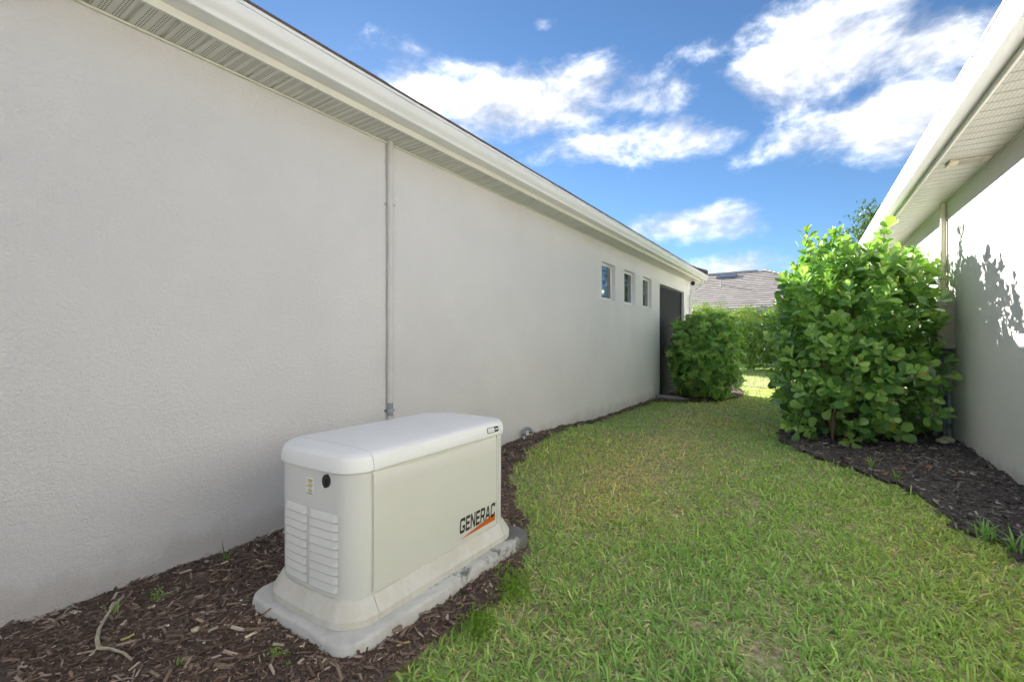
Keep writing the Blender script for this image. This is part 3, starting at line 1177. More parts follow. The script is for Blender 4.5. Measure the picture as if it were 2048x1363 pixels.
def cut(o, y, keep_less):
    bm = bmesh.new()
    bm.from_mesh(o.data)
    bmesh.ops.bisect_plane(bm, geom=bm.verts[:] + bm.edges[:] + bm.faces[:], plane_co=(0, y - GCY, 0), plane_no=(0, 1, 0), clear_outer=keep_less, clear_inner=not keep_less)
    ed = [e for e in bm.edges if e.is_boundary and all(abs(v.co.y - (y - GCY)) < 1e-5 for v in e.verts)]
    # turn the cut edge inwards so that the joint reads as a gap
    r = bmesh.ops.extrude_edge_only(bm, edges=ed)
    for v in [g for g in r['geom'] if isinstance(g, bmesh.types.BMVert)]:
        v.co.x *= .985
        v.co.z -= .006
    bm.to_mesh(o.data)
    bm.free()
    o.data.polygons.foreach_set('use_smooth', [True] * len(o.data.polygons))
    o.data.set_sharp_from_angle(angle=R(22))


# concrete pad
PAD = []
px0, px1, py0, py1 = -2.335, -1.548, 1.15, 2.565
mb = MB()


def pad_ring(ins, z):
    pts = []
    r = .10
    for (cx_, cy_, a0) in ((px1, py1, 0), (px0, py1, 90), (px0, py0, 180), (px1, py0, 270)):
        ux = cx_ - math.copysign(r, cx_ - GCX)
        uy = cy_ - math.copysign(r, cy_ - GCY)
        for i in range(7):
            a = R(a0 + 15 * i)
            pts.append((ux + (r - ins) * math.cos(a), uy + (r - ins) * math.sin(a)))
    out_ = []
    for i, p in enumerate(pts):
        q = pts[(i + 1) % len(pts)]
        m = 22 if math.dist(p, q) > .3 else 1
        for k in range(m):
            x, y = p[0] + (q[0] - p[0]) * k / m, p[1] + (q[1] - p[1]) * k / m
            wob = .005 * math.sin(x * 13 + y * 9) + .003 * math.sin(y * 31 + x * 9)
            dx, dy = x - GCX, y - GCY
            l = math.hypot(dx, dy)
            out_.append((x + dx / l * wob, y + dy / l * wob, z))
    return out_


mb.loft([pad_ring(-.012, -.06), pad_ring(-.006, .03), pad_ring(0, .074), pad_ring(.003, .083), pad_ring(.010, .0885), pad_ring(.022, PAD_Z), pad_ring(.095, PAD_Z + .001)], False, True)
pad = mb.build('concrete_pad', 'pad_concrete', None, (GCX, GCY, 0), True, 60, (GCX, GCY, 0))
tag(pad, 'weathered grey concrete pad stained with algae, under the generator', 'slab')

GEN = thing('standby_generator', 'beige standby generator with white lid on a concrete pad beside the left wall', 'generator', GEN_O)
ORG[GEN.name] = GEN_O
JY = 1.362        # joint between the end cap and the long body
JF = 2.335


def three(name_mid, name_end, rings, mat_mid, mat_end, cap0=False, cap1=False):
    res = []
    for nm, mat, lo, hi in ((name_end, mat_end, None, JY - .0015), (name_mid, mat_mid, JY + .0015, JF - .0015), (name_end, mat_end, JF + .0015, None)):
        o = MB().loft(rings, cap0, cap1).build(nm, mat, GEN, None, True, 38)
        if hi is not None:
            cut(o, hi, True)
        if lo is not None:
            cut(o, lo, False)
        if lo is not None and hi is not None and not cap1:      # the long body has a front and a back half
            back = o.copy()
            back.data = o.data.copy()
            link(back, GEN)
            for ob, sg in ((o, 1), (back, -1)):
                bm = bmesh.new()
                bm.from_mesh(ob.data)
                bmesh.ops.delete(bm, geom=[v for v in bm.verts if v.co.x * sg < 0], context='VERTS')
                bm.to_mesh(ob.data)
                bm.free()
        res.append(o)
    return res


# flared base skirt
base_r = [outline(o_, PAD_Z + z) for o_, z in ((.042, .0), (.046, .003), (.047, .034), (.0445, .039), (.014, .092), (.009, .099), (.004, .102), (-.012, .102))]
three('base_skirt', 'base_skirt_end', base_r, 'gen_base', 'gen_base')
# enclosure
body_r = [outline(o_, PAD_Z + z) for o_, z in ((-.004, .09), (-.0015, .11), (0.0, .4), (-.001, .660), (-.006, .668))]
encl = three('enclosure', 'end_panel', body_r, 'gen_beige', 'gen_end')
end_panel = encl[0]
MB().loft([outline(-.012, PAD_Z + .088), outline(-.012, PAD_Z + .67)], False, False).build('inner_frame', 'black_plastic', GEN, None, True)
# front door: a thin panel standing 5 mm proud, with an arched hand-hold along the top
dy0, dy1 = JY + .004, JF - .028
nn = 24
vs, fs = [], []
for i in range(nn + 1):
    y = dy0 + (dy1 - dy0) * i / nn
    arch = .020 * math.sin(math.pi * i / nn) ** .8
    rows = ((-.002, .112), (.0055, .114), (.0065, .3), (.006, .56), (.0055, .630 - arch), (-.0035, .648 - arch * .55), (-.008, .668))
    for d_, z in rows:
        vs.append((GX1 + d_, y, PAD_Z + z))
m_ = 7
for i in range(nn):
    for k in range(m_ - 1):
        fs.append((i * m_ + k, (i + 1) * m_ + k, (i + 1) * m_ + k + 1, i * m_ + k + 1))
fs.append(tuple(range(m_)))
fs.append(tuple(nn * m_ + k for k in range(m_)))
door = MB().add(vs, fs).build('door', 'gen_beige', GEN, None, True, 35)
ORG[door.name] = GEN_O
MB().box(GX1 - .004, GX1 + .003, dy1 + .004, dy1 + .007, PAD_Z + .108, PAD_Z + .665).build('door_gap', 'ink_grey', GEN)
# lid
lid_r = [outline(o_, PAD_Z + z) for o_, z in ((-.004, .654), (.0115, .6535), (.014, .656), (.0135, .676), (.0075, .706), (.0025, .718), (-.007, .727), (-.022, .733), (-.06, .738), (-.15, .745))]
lids = three('lid', 'lid_end', lid_r, 'gen_lid', 'gen_lid', False, True)


# louvres on the near end
def end_y(x, out=0.0):
    t = (x - GCX) / ((GX1 - GX0) / 2)
    yy = GY0 + .028 - .028 * (1 - t * t)
    rc = .095 if x > GCX else .17
    e = abs(x - GCX) - ((GX1 - GX0) / 2 - rc)
    if e > 0:
        yy += rc - math.sqrt(max(0, rc ** 2 - e * e))
    return yy - out


for (xa, xb) in ((-2.135, -1.952), (-1.932, -1.742)):
    for rI in range(9):
        z0 = PAD_Z + .125 + rI * .0385
        zt_ = z0 + .0375
        v, f = [], []
        nx = 12
        prof = ((0.0, 1.0), (.003, .86), (.006, .55), (.0115, .20), (.0120, .13), (.010, .05), (.0, 0.0))
        for i in range(nx + 1):
            x = xa + (xb - xa) * i / nx
            e = min(1.0, min(i, nx - i) / 1.0)
            for d_, t in prof:
                v.append((x, end_y(x, d_ * e + .0008), z0 + (zt_ - z0) * t))
        mm = len(prof)
        for i in range(nx):
            for kk in range(mm - 1):
                f.append((i * mm + kk, (i + 1) * mm + kk, (i + 1) * mm + kk + 1, i * mm + kk + 1))
        MB().add(v, f).build('louvre', 'gen_end', end_panel, GEN_O, True, 60)


# lock cover, sticker, badge, lettering
def disc_on_end(x, z, pts, d0, d1, mat, name, parent, smooth=False):
    a = [(x + px_, end_y(x + px_, d0), z + pz_) for px_, pz_ in pts]
    b = [(x + px_, end_y(x + px_, d1), z + pz_) for px_, pz_ in pts]
    return MB().loft([a, b], True, True).build(name, mat, parent, GEN_O, smooth, 40)


lk = [(.020 * math.cos(a) * (1 + .0 * math.cos(2 * a)), .026 * math.sin(a) * (1 + .15 * abs(math.sin(a)) ** 6)) for a in np.linspace(0, 2 * math.pi, 20, endpoint=False)]
disc_on_end(-1.808, PAD_Z + .612, lk, -.002, .012, 'black_plastic', 'lock_cover', GEN)
lk2 = [(x * .5, z * .5) for x, z in lk]
disc_on_end(-1.808, PAD_Z + .612, lk2, .012, .017, 'black_plastic', 'lock_knob', GEN)
sx0, sz0, sw, sh = -1.957, PAD_Z + .535, .052, .072


def flat_rect(a, b, c, d):
    return [(a, c), (b, c), (b, d), (a, d)]


stk = disc_on_end(sx0, sz0, flat_rect(0, sw, 0, sh), -.001, .0009, 'sticker_white', 'warning_sticker', GEN)
for i in range(3):
    zz = .058 - i * .0235
    disc_on_end(sx0, sz0, flat_rect(.017, .050, zz, zz + .008), .0006, .0014, 'ink_yellow', 'heading_bar', stk)
    for j in range(3):
        disc_on_end(sx0, sz0, flat_rect(.019, .047 - .006 * (j % 2), zz - .004 - j * .004, zz - .0025 - j * .004), .0006, .0013, 'ink_grey', 'text_line', stk)
disc_on_end(sx0, sz0, [(.002, .030), (.015, .030), (.0085, .043)], .0006, .0014, 'ink_yellow', 'warning_triangle', stk)
disc_on_end(sx0, sz0, flat_rect(.0, sw, 0, .0018), .0006, .0014, 'ink_black', 'lower_border', stk)


def stroke(path, t, closed=False):
    """mitred flat stroke -> list of quads (each 4 points)"""
    P = [Vector(p) for p in path]
    n = len(P)
    L_, R_ = [], []
    for i in range(n):
        a = P[i] - P[i - 1] if (i > 0 or closed) else P[1] - P[0]
        b = P[(i + 1) % n] - P[i] if (i < n - 1 or closed) else a
        a, b = a.normalized(), b.normalized()
        na, nb = Vector((-a.y, a.x)), Vector((-b.y, b.x))
        m = (na + nb).normalized()
        k = t / 2 / max(.45, m.dot(nb))
        L_.append(P[i] + m * k)
        R_.append(P[i] - m * k)
    q = []
    for i in range(n - (0 if closed else 1)):
        j = (i + 1) % n
        q.append([L_[i], L_[j], R_[j], R_[i]])
    return q


T = .19
h = T / 2
LET = {
    'G': (1.0, [[(1 - h, .72), (1 - h, .88), (.86, 1 - h), (.22, 1 - h), (h, .80), (h, .20), (.22, h), (.78, h), (1 - h, .20), (1 - h, .50 - h), (.55, .50 - h)]]),
    'E': (.80, [[(.80, 1 - h), (h, 1 - h), (h, h), (.80, h)], [(h + .08, .5), (.72, .5)]]),
    'N': (.92, [[(h, 0), (h, 1)], [(h + .02, .94), (.92 - h - .02, .06)], [(.92 - h, 0), (.92 - h, 1)]]),
    'R': (.92, [[(h, 0), (h, 1 - h), (.70, 1 - h), (.92 - h, .84), (.92 - h, .56), (.72, .44), (h + .08, .44)], [(.62, .42), (.86, 0)]]),
    'A': (1.0, [[(h * .9, 0), (.46, .95)], [(.54, .95), (1 - h * .9, 0)], [(.26, .30), (.74, .30)]]),
    'C': (.95, [[(.95 - h, .70), (.95 - h, .86), (.80, 1 - h), (.22, 1 - h), (h, .80), (h, .20), (.22, h), (.80, h), (.95 - h, .14), (.95 - h, .30)]]),
}


def lettering(word, y0, y1, z0, z1, xface, thick, mat, name, parent, slant=.14, gap=.17):
    tot = sum(LET[c][0] for c in word) + gap * (len(word) - 1) + slant
    sc_y, sc_z = (y1 - y0) / tot, (z1 - z0)
    cur = 0
    mb = MB()
    for c in word:
        for path in LET[c][1]:
            for q in stroke(path, T):
                pts = [(cur + p.x + p.y * slant, p.y) for p in q]
                ring = lambda xf: [(xf, y0 + a * sc_y, z0 + b * sc_z) for a, b in pts]
                mb.loft([ring(xface), ring(xface + thick)], True, True)
        cur += LET[c][0] + gap
    return mb.build(name, mat, parent, GEN_O)


XD = GX1 + .0062
lettering('GENERAC', 1.955, 2.292, .252, .334, XD, .0009, 'ink_black', 'brand_lettering', door)
wd = [(1.962, .221), (2.288, .2265), (2.288, .268)]
MB().loft([[(XD, y, z) for y, z in wd], [(XD + .0009, y, z) for y, z in wd]], True, True).build('orange_swoosh', 'ink_orange', door, GEN_O)
wd = [(2.297 + .004 * math.cos(a), .334 + .004 * math.sin(a)) for a in np.linspace(0, 6.28, 8, endpoint=False)]
MB().loft([[(XD, y, z) for y, z in wd], [(XD + .0008, y, z) for y, z in wd]], True, True).build('trademark_dot', 'ink_grey', door, GEN_O)


# badge on the sloping lid flank
def lid_pt(y, t, d):
    """t 0..1 up the flank of the lid"""
    z0_, z1_, x0_, x1_ = PAD_Z + .676, PAD_Z + .706, GX1 + .0135, GX1 + .0075
    return (x0_ + (x1_ - x0_) * t + d, y, z0_ + (z1_ - z0_) * t + d * .3)


def badge(pts, d0, d1, mat, name, parent):
    return MB().loft([[lid_pt(y, t, d0) for y, t in pts], [lid_pt(y, t, d1) for y, t in pts]], True, True).build(name, mat, parent, GEN_O)


bg0, bg1 = 2.205, 2.318
bdg = badge([(bg0, .1), (bg0 + .006, -.02), (bg1 - .006, -.02), (bg1, .1), (bg1, .95), (bg1 - .006, 1.05), (bg0 + .006, 1.05), (bg0, .95)], -.003, .0016, 'ink_black', 'model_badge', lids[1])
badge([(bg0 + .005, .10), (bg0 + .070, .10), (bg0 + .070, .92), (bg0 + .005, .92)], .0010, .0024, 'sticker_white', 'badge_plate', lids[1])
for i, (a_, b_) in enumerate(((.012, .018), (.021, .026), (.029, .034), (.038, .042), (.046, .052), (.055, .060))):
    badge([(bg0 + a_, .46), (bg0 + b_, .46), (bg0 + b_, .54), (bg0 + a_, .54)], .0018, .0028, 'ink_grey', 'badge_text', lids[1])
for (a_, b_) in ((.078, .083), (.086, .091), (.094, .106)):
    badge([(bg0 + a_, .36), (bg0 + b_, .36), (bg0 + b_, .66), (bg0 + a_, .66)], .0012, .0024, 'sticker_white', 'badge_text', lids[1])

# ------------------------------------------------------------------ shrubs and trees
def leaf_shape(wprof, curl, fold, nseg):
    """leaf along +y, unit length; returns verts, faces"""
    v, f = [], []
    for i in range(nseg + 1):
        t = i / nseg
        wd_ = np.interp(t, [p[0] for p in wprof], [p[1] for p in wprof])
        z = -curl * t * t
        v += [(-wd_, t, z + wd_ * fold), (0, t, z), (wd_, t, z + wd_ * fold)]
        if i:
            a = (i - 1) * 3
            f += [(a, a + 1, a + 4, a + 3), (a + 1, a + 2, a + 5, a + 4)]
    return np.array(v, float), f


OBOVATE = [(0, .025), (.12, .04), (.3, .12), (.5, .225), (.68, .30), (.82, .295), (.92, .215), (.97, .125), (1.0, .02)]
OVAL = [(0, .03), (.2, .17), (.45, .25), (.7, .20), (.9, .09), (1, .0)]
LV_BIG, LF_BIG = leaf_shape(OBOVATE, .10, .22, 8)
LV_MED, LF_MED = leaf_shape(OBOVATE, .12, .2, 4)
LV_SM, LF_SM = leaf_shape(OVAL, .18, .3, 3)


def rosettes(tips, dirs, pairs, lsize, spread0, spread1, spacing):
    """decussate leaf pairs on every shoot tip -> frames, offsets, sizes, age (0 = youngest)"""
    Ms, Os, age, sz = [], [], [], []
    n = len(tips)
    up = np.tile(np.array([[0., 0, 1]]), (n, 1))
    side = np.cross(dirs, up + rng.normal(0, .2, (n, 3)))
    side /= np.linalg.norm(side, axis=1, keepdims=True)
    oth = np.cross(dirs, side)
    spin = rng.uniform(0, np.pi, n)
    for p in range(pairs):
        ang = spin + p * np.pi / 2
        for sgn in (1, -1):
            a = ang + (0 if sgn > 0 else np.pi) + rng.normal(0, .18, n)
            lat = side * np.cos(a)[:, None] + oth * np.sin(a)[:, None]
            sp = spread0 + (spread1 - spread0) * p / max(1, pairs - 1) + rng.normal(0, .14, n)
            yd = dirs * np.cos(sp)[:, None] + lat * np.sin(sp)[:, None]
            zd = dirs * np.sin(sp)[:, None] - lat * np.cos(sp)[:, None] + rng.normal(0, .15, (n, 3))
            F = frames(zd, yd)
            L = lsize * rng.uniform(.58, 1.15, n) * (.58 + .42 * min(1, p / 1.5))
            Ms.append(F * L[:, None, None])
            Os.append(tips - dirs * (p * spacing))
            age.append(np.full(n, p / max(1, pairs - 1)))
            sz.append(L)
    return np.concatenate(Ms), np.concatenate(Os), np.concatenate(age), np.concatenate(sz)


def shell_points(n, c, hs, power=2.6, z_min=-1.0, depth=.22, squash=0.0, rough=.26):
    """points and outward directions on an uneven rounded block (superellipsoid)"""
    d = rng.normal(0, 1, (n * 2, 3))
    d /= np.linalg.norm(d, axis=1, keepdims=True)
    d = d[d[:, 2] > z_min][:n]
    rr = (np.abs(d) ** power).sum(1) ** (-1 / power)
    lump = 1 - rough / 2 + rough * vnoise(d[:, 0] * 2 + d[:, 2], d[:, 1] * 2 - d[:, 2] * 1.3, 1.6 + 4 * rough, 13)
    r = np.minimum(rr, 1.35) * lump * (1 - depth * rng.uniform(0, 1, len(d)) ** 1.6)
    p = d * r[:, None]
    if squash:
        k = 1 - squash * np.clip(-p[:, 2], 0, 1)
        p[:, 0] *= k
        p[:, 1] *= k
    return p * np.array(hs) + np.array(c), d


def leaf_colors(n, age, pal, young):
    c = np.array(pal)[rng.choice(len(pal), n)]
    y = (np.clip(1 - age * 1.6, 0, 1) * rng.uniform(.2, 1, n))[:, None]
    c = c * (1 - y) + np.array(young) * y
    return c * rng.uniform(.78, 1.22, (n, 1))


CLUSIA_PAL = [(.235, .42, .105), (.17, .335, .092), (.30, .49, .12), (.12, .265, .082)]
CLUSIA_YOUNG = (.38, .54, .16)


def branch_mesh(root, base_pts, tips, n_main, r0, name='stem', mat='stem_bark', org=None):
    """a stem per base point that forks toward a share of the shoot tips"""
    for b in base_pts:
        mb = MB()
        b = Vector(b)
        near = sorted(tips, key=lambda t: (Vector(t).xy - b.xy).length + random.uniform(0, .5))[:n_main]
        for t in near:
            t = Vector(t)
            mid = b.lerp(t, .45) + Vector((random.uniform(-.08, .08), random.uniform(-.08, .08), .08))
            m2 = b.lerp(t, .75) + Vector((random.uniform(-.05, .05), random.uniform(-.05, .05), .05))
            mb.tube([b, b.lerp(mid, .5) + Vector((random.uniform(-.03, .03), random.uniform(-.03, .03), .06)), mid, m2, t], [r0, r0 * .85, r0 * .6, r0 * .38, r0 * .2], 6)
        mb.build(name, mat, root, org, True)


def clusia(center, hs, z0, n_tips, lsize, label, parts=0, pairs=4, group='round-leaved shrubs along the right wall', base=None, lean=.8):
    o_ = (center[0], center[1], float(gz(center[0], center[1])))
    root = thing('clusia_shrub', label, 'shrub', o_, 0, group)
    cz = z0 + hs[2]
    tips, d = shell_points(n_tips, (center[0], center[1], cz), hs, 3.4, -.99, .24, .08, .40)
    inner, di = shell_points(int(n_tips * .40), (center[0], center[1], cz), tuple(x * .72 for x in hs), 2.6, -.9, .35, .15)
    # long shoots break the outline on top
    ns = int(n_tips * .10)
    tops = tips[np.argsort(-tips[:, 2])[:ns * 3]][rng.permutation(ns * 3)[:ns]]
    shoot = tops + np.stack([rng.normal(0, .05, ns), rng.normal(0, .05, ns), rng.uniform(.04, .26, ns)], 1)
    shoot2 = (tops + shoot) / 2
    T_ = np.concatenate([tips, inner, shoot, shoot2])
    up = np.array([[0, 0, 1.]])
    D_ = np.concatenate([d + up * lean, di + up * .5, np.tile(up, (ns, 1)) + rng.normal(0, .2, (ns, 3)), np.tile(up, (ns, 1)) + rng.normal(0, .3, (ns, 3))])
    D_ = D_ + rng.normal(0, .28, D_.shape)
    D_ /= np.linalg.norm(D_, axis=1, keepdims=True)
    xlim = right_wall_x(T_[:, 1]) - .10
    ok = (T_[:, 0] < xlim) & (T_[:, 2] > gz(T_[:, 0], T_[:, 1]) + .10)
    T_, D_ = T_[ok], D_[ok]
    M, O, age, sz = rosettes(T_, D_, pairs, lsize, .34, 1.10, .036 * lsize / .12)
    keep = rng.uniform(0, 1, len(O)) < .93
    M, O, age, sz = M[keep], O[keep], age[keep], sz[keep]
    C = leaf_colors(len(O), age, CLUSIA_PAL, CLUSIA_YOUNG)
    sick = rng.uniform(0, 1, len(O)) < .007
    C[sick] = np.array((.42, .38, .07))
    br = [t for t in T_[::max(1, len(T_) // 70)]]
    if base is None:
        base = [(center[0] + dx, center[1] + dy, o_[2] - .03) for dx, dy in ((-.25, -.3), (.2, -.25), (0, .1), (-.1, .4), (.3, .3))]
    branch_mesh(root, base, br, 6, .014, org=o_)
    if parts:
        mid = M[:, :, 1] * .5 + O
        depth = np.linalg.norm(mid - np.array([0, 0, CAM_H]), axis=1)
        order = np.argsort(depth - sz * 3.0)
        sel, rest = order[:parts], order[parts:]
        variants = []
        for i in range(10):
            cc = leaf_colors(1, np.array([min(1, i / 6)]), CLUSIA_PAL, CLUSIA_YOUNG)
            variants.append((cc, inst_mesh('leaf', LV_BIG, LF_BIG, np.eye(3)[None], np.zeros((1, 3)), cc, 'leaf')))
        for i in sel:
            j = int(np.argmin([np.abs(v[0][0] - C[i]).sum() + random.uniform(0, .05) for v in variants]))
            o = bpy.data.objects.new('leaf', variants[j][1])
            m4 = Matrix([[*M[i][0], O[i][0] - o_[0]], [*M[i][1], O[i][1] - o_[1]], [*M[i][2], O[i][2] - o_[2]], [0, 0, 0, 1]])
            link(o, root)
            o.matrix_basis = m4
    else:
        rest = np.arange(len(O))
    big = parts > 0
    me = inst_mesh('foliage', LV_BIG if big else LV_MED, LF_BIG if big else LF_MED, M[rest], O[rest] - np.array(o_), C[rest], 'leaf')
    kind(link(bpy.data.objects.new('foliage', me), root), 'stuff')
    return root


rng = np.random.default_rng(21)
clusia((.36, 7.58), (.84, .90, 1.25), .00, 620, .170, 'big glossy round-leaved shrub beside the electrical cabinet, nearest the camera', 300,
       base=[(.16, 7.30, .03), (.30, 7.55, .04), (.45, 7.60, .05), (.70, 7.55, .06), (.8, 7.7, .06), (.35, 7.7, .05), (.1, 7.9, .04)])
clusia((.32, 9.35), (.70, .95, 1.22), .06, 300, .13, 'round-leaved shrub just behind the biggest one, along the right wall')
clusia((.24, 11.2), (.66, .90, 1.24), .06, 280, .12, 'round-leaved shrub at the far end of the right-hand row')


def palmate_shrub(center, hs, z0, n, label):
    o_ = (center[0], center[1], float(gz(center[0], center[1])))
    root = thing('umbrella_shrub', label, 'shrub', o_)
    cz = z0 + hs[2]
    p1, d1 = shell_points(n, (center[0], center[1], cz), hs, 3.2, -.97, .30, .08, .42)
    p2, d2 = shell_points(n // 2, (center[0], center[1], cz), tuple(x * .78 for x in hs), 2.6, -.9, .3)
    P, D = np.concatenate([p1, p2]), np.concatenate([d1, d2])
    ok = (P[:, 2] > gz(P[:, 0], P[:, 1]) + .05) & (P[:, 0] > WALL_X + .06)
    P, D = P[ok], D[ok]
    D = D * .8 + np.array([[0, 0, .45]]) + rng.normal(0, .3, D.shape)
    D /= np.linalg.norm(D, axis=1, keepdims=True)
    m = len(P)
    s = np.cross(D, rng.normal(0, 1, D.shape))
    s /= np.linalg.norm(s, axis=1, keepdims=True)
    t = np.cross(D, s)
    Ms, Os, Cs = [], [], []
    cbase = leaf_colors(m, rng.uniform(0, 1.4, m), [(.20, .39, .085), (.13, .28, .068), (.25, .45, .10)], (.48, .60, .15))
    for k in range(7):
        a = k * 2 * math.pi / 7 + rng.normal(0, .1, m)
        lat = s * np.cos(a)[:, None] + t * np.sin(a)[:, None]
        sp = rng.normal(1.35, .2, m)[:, None]
        yd = D * np.cos(sp) + lat * np.sin(sp)
        zd = D * np.sin(sp) - lat * np.cos(sp)
        F = frames(zd, yd)
        L = rng.uniform(.065, .115, m)
        Ms.append(F * L[:, None, None] * np.array([.85, 1, 1])[None, None, :])
        Os.append(P + lat * .006)
        Cs.append(cbase * rng.uniform(.85, 1.15, (m, 1)))
    M, O, C = np.concatenate(Ms), np.concatenate(Os), np.concatenate(Cs)
    me = inst_mesh('foliage', LV_SM, LF_SM, M, O - np.array(o_), C, 'leaf_small')
    kind(link(bpy.data.objects.new('foliage', me), root), 'stuff')
    base = [(center[0] + dx, center[1] + dy, o_[2] - .03) for dx, dy in ((-.2, -.25), (.2, -.2), (0, .2), (.3, .25), (-.3, .2))]
    branch_mesh(root, base, [p for p in P[::max(1, m // 60)]], 8, .014, org=o_)
    return root


palmate_shrub((-2.14, 11.25), (.68, .84, .90), .06, 1900, 'dense bushy shrub with small palmate leaves against the porch screen')


def hedge_shrub(center, hs, n, label, lsize, pal, young, group, org_z=0.0, name='hedge_shrub'):
    o_ = (center[0], center[1], org_z)
    root = thing(name, label, 'shrub', o_, 0, group)
    P, D = shell_points(n, (center[0], center[1], hs[2] - .06), hs, 2.5, -.9, .25, .2)
    P2, D2 = shell_points(n // 2, (center[0], center[1], hs[2] - .06), tuple(x * .7 for x in hs), 2.4, -.9, .4)
    ns = n // 10
    tp = P[np.argsort(-P[:, 2])[:ns * 2]][rng.permutation(ns * 2)[:ns]] + np.stack([rng.normal(0, .06, ns), rng.normal(0, .06, ns), rng.uniform(.05, .32, ns)], 1)
    P = np.concatenate([P, P2, tp])
    D = np.concatenate([D, D2, np.tile(np.array([[0, 0, 1.]]), (ns, 1))]) + np.array([[0, 0, .35]]) + rng.normal(0, .3, (len(P), 3))
    D /= np.linalg.norm(D, axis=1, keepdims=True)
    ok = P[:, 2] > .05
    P, D = P[ok], D[ok]
    M, O, age, sz = rosettes(P, D, 3, lsize, .5, 1.25, lsize * .3)
    C = leaf_colors(len(O), age, pal, young)
    me = inst_mesh('foliage', LV_MED, LF_MED, M, O - np.array(o_), C, 'leaf_small')
    kind(link(bpy.data.objects.new('foliage', me), root), 'stuff')
    branch_mesh(root, [(center[0] + dx, center[1] + dy, -.04) for dx, dy in ((-.2, -.2), (.25, -.1), (0, .25))], [p for p in P[::max(1, len(P) // 30)]], 6, .02, org=o_)
    return root


hp = [(.13, .25, .055), (.16, .29, .06), (.10, .21, .05)]
hlab = ['farthest left of the leafy hedge shrubs in front of the tiled roof', 'second hedge shrub from the left in front of the far house',
        'third hedge shrub from the left in front of the far house', 'fourth hedge shrub from the left, mostly behind the round-leaved row',
        'rightmost hedge shrub, hidden behind the round-leaved row']
for i in range(5):
    hedge_shrub((-6.3 + i * 1.75 + random.uniform(-.15, .15), 23.6 + random.uniform(-.3, .3)), (1.25, .95, 1.36 + random.uniform(-.08, .12)), 1150, hlab[i], .13, hp, (.22, .30, .05), 'hedge in front of the far house')


# ---- small palm past the corner of the left house
def palm(center, label):
    o_ = (center[0], center[1], 0)
    root = thing('feather_palm', label, 'palm', o_)
    x, y = center
    MB().tube([(x, y, -.05), (x + .03, y, .5), (x + .02, y + .03, 1.25), (x, y, 1.72)], [.10, .085, .08, .09], 10).build('trunk', 'trunk_bark', root, o_, True)
    nf = 22
    for k in range(nf):
        a = k * 2.399 + random.uniform(-.2, .2)
        e0 = R(random.uniform(35, 82))
        ln = random.uniform(1.15, 1.6)
        pts = []
        p = Vector((x, y, 1.70))
        e = e0
        for s in range(11):
            pts.append(p.copy())
            p = p + Vector((math.cos(a) * math.cos(e), math.sin(a) * math.cos(e), math.sin(e))) * ln / 10
            e -= R(random.uniform(6, 11))
        mb = MB().tube(pts, [.011 - .0009 * i for i in range(11)], 5)
        side = Vector((-math.sin(a), math.cos(a), 0))
        for s in range(2, 11):
            for q in (0, .5):
                i0 = min(s, 9)
                p0 = pts[i0].lerp(pts[min(i0 + 1, 10)], q)
                td = (pts[min(i0 + 1, 10)] - pts[i0]).normalized()
                ll = .36 * math.sin(math.pi * (s + q) / 11.5) ** .6
                for sg in (1, -1):
                    dr = (side * sg * .8 + td * .65 + Vector((0, 0, random.uniform(-.15, .25)))).normalized()
                    nrm = td * .011
                    m_ = p0 + dr * ll * .55
                    tp = p0 + dr * ll + Vector((0, 0, -.06 * ll / .3))
                    mb.add([p0 - nrm, p0 + nrm, m_ + nrm, m_ - nrm, tp], [(0, 1, 2, 3), (3, 2, 4)])
        o = mb.build('frond', 'leaf_small', root, o_)
        c = np.array((.13, .20, .04)) * random.uniform(.75, 1.3)
        at_ = o.data.color_attributes.new('col', 'FLOAT_COLOR', 'POINT')
        at_.data.foreach_set('color', np.tile(np.append(c, 1.0).astype(np.float32), len(o.data.vertices)))
    return root


palm((-2.45, 15.3), 'feathery palm just past the far corner of the left house')


# ---- tree behind the right house
def tree(center, hgt, crown_r, label, n=3600):
    x, y = center
    o_ = (x, y, 0)
    root = thing('broadleaf_tree', label, 'tree', o_)
    MB().tube([(x, y, -.1), (x + .05, y, hgt * .25), (x - .05, y + .05, hgt * .5), (x, y, hgt * .8)], [.17, .14, .10, .04], 9).build('trunk', 'trunk_bark', root, o_, True)
    P, D = [], []
    for b in range(26):
        a = b * 2.399
        zt2 = hgt * (.45 + .53 * (b / 25))
        rad = crown_r * (1.05 - .75 * max(0, (zt2 / hgt - .62)) / .38) * random.uniform(.6, 1.0)
        st = Vector((x, y, zt2 - .7 - random.uniform(0, .4)))
        en = Vector((x + math.cos(a) * rad, y + math.sin(a) * rad, zt2))
        MB().tube([st, st.lerp(en, .5) + Vector((0, 0, .1)), en], [.05, .03, .012], 6).build('limb', 'trunk_bark', root, o_, True)
        m = n // 26
        t = rng.uniform(.25, 1.05, m)[:, None]
        q = np.array(st)[None] * (1 - t) + np.array(en)[None] * t
        P.append(q + rng.normal(0, .26, (m, 3)))
        D.append(rng.normal(0, .7, (m, 3)) + np.array([[math.cos(a) * .4, math.sin(a) * .4, .6]]))
    P, D = np.concatenate(P), np.concatenate(D)
    D /= np.linalg.norm(D, axis=1, keepdims=True)
    M, O, age, sz = rosettes(P, D, 3, .12, .5, 1.2, .04)
    C = leaf_colors(len(O), age, [(.05, .10, .02), (.065, .125, .025)], (.13, .18, .03))
    me = inst_mesh('crown', LV_SM, LF_SM, M, O - np.array(o_), C, 'leaf_small')
    kind(link(bpy.data.objects.new('crown', me), root), 'stuff')
    return root


tree((2.2, 24.5), 6.9, 2.2, 'dark leafy tree top showing above the right-hand gutter')

